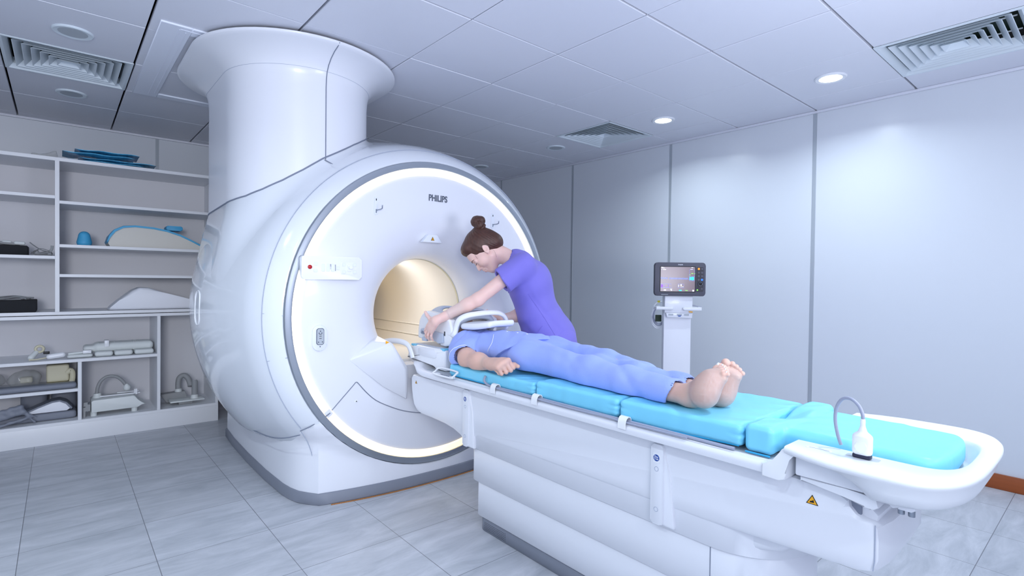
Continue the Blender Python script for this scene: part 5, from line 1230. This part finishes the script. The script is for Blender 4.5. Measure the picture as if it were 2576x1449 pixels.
# piping on sleeve and side, buttons, pocket seam: projected onto the shirt surface
def on(fn, p, d, far=.15):
    p = V3(p); d = nz(d); t = 0
    for _ in range(60):
        v = float(fn((p+d*t)[None])[0])
        if v < .0008 or t > far: break
        t += max(v*.7, .0008)
    return tuple(p+d*t)
cam_dir = V3((.76, -.62, -.25))
def surf_line(fn, pts, d, off=.001):
    out = []
    for p in smooth_path(pts, 6): q = V3(on(fn, V3(p)-nz(d)*.08, d)); out.append(tuple(q-nz(d)*off))
    return out
pp = []
for i in range(26):
    q = math.radians(-48+i*166/25); c0 = P0S+NS*-.012; e1 = nz(np.cross(NS, (0, 0, 1))); e2 = np.cross(e1, NS)
    if e2[2] < 0: e2 = -e2
    if e1[1] < 0: e1 = -e1
    dr = e1*math.cos(q)+e2*math.sin(q); p = c0+dr*.13
    t = 0
    while t < .13 and float(shirt0((p-dr*t)[None])[0]) > .0006: t += .001
    pp.append(tuple(p-dr*(t-.0008)))
tube('sleeve_piping', pp, .0015, 'piping', so, 6)
tube('side_piping', surf_line(shirt, [(1.125, 2.30, .94), (1.085, 2.335, .92), (1.065, 2.36, .90), (1.075, 2.38, .87)], (.3, -.75, -.55)), .0013, 'piping', so, 6)
tube('pocket_seam', surf_line(shirt, [(1.30, 2.29, .95), (1.25, 2.305, .94), (1.215, 2.30, .94), (1.20, 2.27, .95), (1.215, 2.24, .96)], (0, -.2, -1)), .0007, 'scrub', so, 5)
for x in (1.10, 1.02, .95): 
    q = on(shirt, (x, 2.235, 1.0), (0, 0, -1)); lathe('button', [(0, .0048), (.0018, .0046), (.0024, .003)], 'piping', so, (q[0], q[1], q[2]-.0004), n=14)

# ---------------------------------------------------------------- attendant
NU = thing('person', 'woman in violet scrubs with a hair bun leaning over the table towards the head coil', 'person', (0, 0, 0))
Fd = nz((.65, .76, 0)); Ld = nz((-.76, .65, 0)); Zd = V3((0, 0, 1))
hip = V3((1.255, 1.742, .86)); waist = V3((1.300, 1.792, 1.00)); chest = V3((1.345, 1.858, 1.175)); neckb = V3((1.395, 1.930, 1.315))
HO = V3((1.509, 2.072, 1.382)); hU = nz(.85*Fd+.52*Zd); hF = nz(.52*Fd-.85*Zd); hL = Ld
hF = nz(hF+.06*hL); hL = nz(np.cross(hU, hF)); 
if hL @ Ld < 0: hL = -hL
def H(x, y, z): return HO+hF*x+hL*y+hU*z
AXH = (hF, hL, hU)
# neck frame
shl, shr = neckb+Ld*.150-Fd*.035-Zd*.020, neckb-Ld*.150-Fd*.00-Zd*.030
elb = V3((1.360, 2.226, 1.104)); wri = V3((1.488, 2.412, .987))
elr = V3((1.41, 1.86, 1.005)); wrr = V3((1.47, 1.970, .985))
torso_up = nz(chest-hip); tf = nz(Fd-torso_up*(Fd @ torso_up))
AXT = (tf, Ld, torso_up)
nb = []; B_ = nb.append
B_((sd_ell(hip, (.105, .150, .12), AXT), .06)); B_((sd_ell(waist, (.085, .120, .12), AXT), .06)); B_((sd_ell(chest, (.098, .135, .14), AXT), .06))
B_((sd_cap(shl, shr, .046, .046), .05)); B_((sd_cap(neckb-torso_up*.01, neckb+(H(-.030, 0, -.05)-neckb)*.55, .050, .038), .035))
for a_, b_, c_ in ((shl, elb, wri), (shr, elr, wrr)):
    B_((sd_cap(a_, b_, .042, .034), .03)); m_ = b_+(c_-b_)*.25; B_((sd_cap(b_, m_, .035, .034), .02)); B_((sd_cap(m_, m_+(c_-m_)*.55, .0342, .0286), .02))
for s in (1, -1):
    B_((sd_cap(hip+Ld*s*.08, hip+Ld*s*.085-Zd*.40-Fd*.02, .085, .058), .05)); B_((sd_cap(hip+Ld*s*.085-Zd*.40-Fd*.02, hip+Ld*s*.09-Zd*.80-Fd*.05, .055, .038), .03))
fn_ = union(nb, .04)
# head as a finer form in the same mesh
hd = [(sd_ell(H(-.008, 0, .030), (.094, .074, .088), AXH), .02), (sd_ell(H(.030, 0, -.030), (.060, .057, .080), AXH), .03),
      (sd_cap(H(.068, 0, -.098), H(.062, 0, -.094), .0200, .024), .025), (sd_cap(H(.005, .047, -.055), H(.058, .014, -.100), .020, .017), .025), (sd_cap(H(.005, -.047, -.055), H(.058, -.014, -.100), .020, .017), .025),
      (sd_ell(H(.058, .032, -.030), (.026, .022, .026), AXH), .02), (sd_ell(H(.058, -.032, -.030), (.026, .022, .026), AXH), .02),
      (sd_cap(H(.080, .026, .020), H(.080, -.026, .020), .013), .02), (sd_ell(H(.060, 0, .040), (.032, .048, .035), AXH), .02),
      (sd_cap(H(.086, 0, .004), H(.104, 0, -.030), .0075, .0095), .009), (sd_cap(H(.104, 0, -.030), H(.109, 0, -.037), .0095, .0085), .005), (sd_cap(H(.098, .010, -.040), H(.098, -.010, -.040), .0072), .004),
      (sd_cap(H(.088, .0, -.056), H(.080, 0, -.078), .014, .014), .012),
      (sd_cap(H(.0845, .017, -.0635), H(.0955, 0, -.0605), .0035, .0060), .007), (sd_cap(H(.0845, -.017, -.0635), H(.0955, 0, -.0605), .0035, .0060), .007),
      (sd_cap(H(.0830, .015, -.0720), H(.0930, 0, -.0730), .0035, .0066), .007), (sd_cap(H(.0830, -.015, -.0720), H(.0930, 0, -.0730), .0035, .0066), .007),
      (sd_cap(H(-.030, 0, -.035), neckb+Zd*.004, .047, .050), .03)]
hc = [sd_ell(H(.099, .031, .004), (.013, .017, .009), AXH), sd_ell(H(.099, -.031, .004), (.013, .017, .009), AXH)]
fh = union(hd, .02, cuts=hc, kc=.012)
lids = union([sd_ell(H(.0800, s*.031, .001), (.0110, .0150, .0105), AXH) for s in (1, -1)], .002)
def headf(P): return smin(fh(P), lids(P), .007)
headf.bb = fh.bb
def ear(s):
    e = [(sd_ell(H(-.010, s*.077, -.006), (.0175, .0065, .030), (nz(.87*hF+.485*hU), nz(hL*s-.30*hF), nz(.87*hU-.485*hF))), .004), (sd_cap(H(.003, s*.0745, -.028), H(.006, s*.0735, -.033), .007, .0065), .006)]
    g = union(e, .005, cuts=[sd_ell(H(-.008, s*.0845, -.003), (.0105, .0060, .019), (nz(.87*hF+.485*hU), hL, nz(.87*hU-.485*hF)))], kc=.003); return g
rimE = []
hL1, _t = hand_parts(wri, (.75, .03, -.62), (-.10, 1, .08), 1, [(.02, .34, .28), (.02, .36, .3), (.03, .38, .3), (.05, .4, .3)], (-.10, -.22, -.34, -.48), (.95, .35, .25, -.10), .92, .0235, fore=(elb+(wri-elb)*.25, .0332))
hR1, _t2 = hand_parts(wrr, (.80, .10, -.45), (.05, -1, .05), -1, [(.05, .3, .2)]*4, (.1, .02, -.06, -.14), (.8, .2, .2, .1), .92, .023, fore=(elr+(wrr-elr)*.25, .0332))
nbody = sdf_obj('body', fn_, .0095, 'skin_n', NU, extra=[(headf, .0028), (ear(1), .0016), (ear(-1), .0022), (hand_sdf(hL1), .0021), (hand_sdf(hR1), .0026)])
# lips and brows as coloured parts lying on the face
lipf = union([(sd_cap(H(.0865, .016, -.0640), H(.0963, 0, -.0610), .0036, .0066), .005), (sd_cap(H(.0865, -.016, -.0640), H(.0963, 0, -.0610), .0036, .0066), .005), (sd_cap(H(.0850, .014, -.0715), H(.0938, 0, -.0728), .0036, .0072), .005), (sd_cap(H(.0850, -.014, -.0715), H(.0938, 0, -.0728), .0036, .0072), .005)], .003)
sdf_obj('lips', lipf, .0016, 'lip', nbody)
for s in (1, -1):
    def proj(p):
        q = V3(on(headf, V3(p)+hF*.05, -hF)); return q+hF*.0004
    tube('eyebrow', [tuple(proj(H(.09, s*y, z))) for y, z in ((.014, .017), (.024, .022), (.036, .022), (.046, .016))], [.0012, .0022, .0020, .0008], 'brow', nbody, 6)
    bm = bmesh.new()
    tube_bm([tuple(H(x+.0015, s*y, z)) for x, y, z in ((.0885, .019, -.0055), (.0935, .026, -.0072), (.0940, .033, -.0075), (.0890, .043, -.0050))], [.0006, .0012, .0013, .0009], 6, bm=bm)
    for i in range(9):
        y = .021+i*.0027; a0 = H(.0935-.0000*i-(abs(y-.031)*.25), s*y, -.0068); tube_bm([tuple(a0), tuple(a0+hF*.006-hU*.0030+hL*s*(y-.028)*.25), tuple(a0+hF*.0095-hU*.0022+hL*s*(y-.026)*.4)], [.0005, .0004, .0002], 4, bm=bm)
    fin(bm, 'eyelashes', 'lash', nbody)
# hair: cap swept back to the crown, bun and a loose coil at its foot
hh = [(sd_ell(H(-.016, 0, .038), (.100, .082, .094), AXH), .02), (sd_ell(H(-.060, 0, .000), (.062, .072, .072), AXH), .03), (sd_ell(H(-.075, 0, -.030), (.042, .058, .040), AXH), .03), (sd_cap(H(-.07, 0, .075), H(-.10, 0, .100), .036, .022), .03), (sd_ell(H(.045, 0, .085), (.045, .066, .038), AXH), .02)]
fhh = union(hh, .02, cuts=[sd_ell(H(.108, 0, -.035), (.075, .12, .098), AXH), sd_ell(H(.035, 0, -.118), (.092, .14, .098), AXH), sd_ell(H(-.008, .083, -.020), (.016, .02, .022), AXH), sd_ell(H(-.008, -.083, -.020), (.016, .02, .022), AXH)], kc=.008)
def hair(P):
    Q = (P-HO) @ np.array(AXH).T; r = np.stack([Q[:, 0]+.09, Q[:, 1], Q[:, 2]-.09], 1); th = np.arctan2(r[:, 1], r[:, 0]); ph = np.arctan2(r[:, 2], np.hypot(r[:, 0], r[:, 1]))
    return fhh(P)+.0004*np.sin(th*46+3*np.sin(ph*2.2))
hair.bb = fhh.bb
ha = sdf_obj('hair', hair, .0035, 'hair', NU)
def strand(pts, r=.0006): tube('hair_strand', [tuple(p) for p in smooth_path([tuple(p) for p in pts], 6)], r, 'hair', ha, 4)
def bunf(P):
    d = union([(sd_ell(H(-.118, .006, .128), (.034, .033, .030), AXH), .01), (sd_ell(H(-.104, .010, .098), (.030, .034, .027), AXH), .010), (sd_ell(H(-.140, -.002, .108), (.024, .026, .024), AXH), .01)], .008)(P)
    Q = (P-H(-.12, .005, .115)) @ np.array(AXH).T; a = np.arctan2(Q[:, 2], Q[:, 0])
    return d+.0016*np.sin(a*3+Q[:, 1]*130+Q[:, 0]*60)+.0006*np.sin(a*9+Q[:, 1]*300)
bunf.bb = (H(-.12, .005, .115)-.075, H(-.12, .005, .115)+.075)
sdf_obj('hair_bun', bunf, .0024, 'hair', ha)
tt = [H(-.095+.030*math.cos(q), .000+.036*math.sin(q), .086+.012*math.cos(q+1)) for q in [i*PI/10 for i in range(20)]]
tube('hair_coil', [tuple(p) for p in tt], [.0085+.002*math.sin(i) for i in range(20)], 'hair', ha, 8, True)
for pts, r in (([H(-.020, .076, .0), H(-.025, .078, -.035), H(-.02, .07, -.06), H(.00, .064, -.085)], .0004), ([H(.052, .058, .03), H(.062, .060, .012), H(.064, .0595, .000)], .0005)): strand(pts, r)
# scrub top
sc = [(sd_ell(hip+torso_up*.02, (.135, .182, .13), AXT), .08), (sd_ell(waist+tf*.022, (.132, .168, .15), AXT), .08), (sd_ell(chest, (.130, .165, .15), AXT), .07), (sd_ell(chest+torso_up*.05-Fd*.02, (.115, .165, .11), AXT), .05),
      (sd_cap(shl-Fd*.005, shr, .064, .064), .05), (sd_cap(neckb-Fd*.03+Zd*.005, neckb+Zd*.02, .066, .062), .04)]
slL = [(sd_cap(shl, shl+(elb-shl)*.34, .066, .062), .04), (sd_cap(shl+(elb-shl)*.2, shl+(elb-shl)*.50, .062, .070, st=(np.cross(nz(elb-shl), Ld), 1.12)), .03)]
slR = [(sd_cap(shr, shr+(elr-shr)*.5, .064, .064), .04)]
fsc = union(sc, .05); fsl = union(slL, .03); fsr = union(slR, .03); fall = union(sc+slL+slR, .05)
hemN = nz(torso_up+.12*Fd); adir = nz(elb-shl); adr = nz(elr-shr)
def scrub(P):
    q = P-hip
    fo = folds(P, 2.2, .0016, 20, tuple(Fd*.6+Zd*.8), tuple(Ld))+ridge(P, Fd*.55+Zd, 15, Ld+.5*Fd, 10, 1.0, .006, 7)+ridge(P, Fd-Zd*.5, 19, Zd, 9, 2.5, .0045, 7)
    t = (P-shl) @ adir; t2 = (P-shr) @ adr
    a = smax(smax(fsl(P), t-.148-.004*np.sin((P @ Fd)*60), .004), -sd_cap(shl+adir*.08, elb, .050, .053)(P), .003)
    b = smax(smax(fsr(P), t2-.15, .004), -sd_cap(shr+adr*.08, shr+adr*.19, .050, .050)(P), .003)
    d = smin(smin(fsc(P), a, .035), b, .035)+fo
    d = smax(d, -((P-hip) @ hemN)-.095-.003*np.sin((P @ Fd)*40), .004)
    nk = sd_cap(neckb+Fd*.045+Zd*.015, neckb+Fd*.12+Zd*.08, .056, .070); return smax(d, -nk(P), .004)
scrub.bb = (fall.bb[0]-.02, fall.bb[1]+.02)
sco = sdf_obj('scrub_top', scrub, .0078, 'scrub', NU)
for pts in ([chest+Ld*.14-torso_up*.03+tf*.03, waist+Ld*.16+tf*.00-torso_up*.0, hip+Ld*.17-tf*.02-torso_up*.03],):
    ln = [tuple(V3(on(scrub, V3(p)+Ld*.08, -Ld))+Ld*.0006) for p in smooth_path([tuple(p) for p in pts], 8)]; tube('side_seam', ln, .0011, 'scrub', sco, 5)
pk = []
for p in smooth_path([tuple(waist+Ld*.11+tf*.115-torso_up*.10), tuple(waist+Ld*.13+tf*.07-torso_up*.055), tuple(waist+Ld*.15+tf*.03-torso_up*.03)], 6): pk.append(tuple(V3(on(scrub, V3(p)+Ld*.1, -Ld))+Ld*.0006))
tube('pocket_edge', pk, .0014, 'scrub', sco, 5)
lt = []
for s in (1, -1): lt += [(sd_cap(hip+Ld*s*.075, hip+Ld*s*.088-Zd*.42-Fd*.02, .112, .088), .05), (sd_cap(hip+Ld*s*.088-Zd*.42-Fd*.02, hip+Ld*s*.09-Zd*.79-Fd*.05, .088, .078), .03)]
lt += [(sd_ell(hip-torso_up*.03, (.120, .165, .12), AXT), .05)]
flt = union(lt, .03)
def legs(P): return smax(flt(P)+folds(P, 5, .003, 22, (0, 0, 1), tuple(Ld)), .035-P[:, 2], .004)
legs.bb = (flt.bb[0]-.01, flt.bb[1]+.01)
sdf_obj('scrub_trousers', legs, .011, 'scrub', NU)
for s in (1, -1):
    p = hip+Ld*s*.09-Fd*.05; p[2] = 0
    f_ = union([(sd_cap(p+Zd*.035-Fd*.02, p+Zd*.03+Fd*.15, .036, .034, st=((0, 0, 1), .8)), .02), (sd_cap(p+Zd*.04, p+Zd*.09, .036, .042), .02)], .02)
    g_ = (lambda f: (lambda P: smax(f(P), .001-P[:, 2], .002)))(f_); g_.bb = f_.bb
    sdf_obj('shoe', g_, .007, 'matte', NU)
lathe('ring', [(0, .0045), (.002, .0048), (.003, .002)], 'steel', NU, tuple(V3(_t[2][0])*0+V3(wri)+0), n=10) if 0 else None
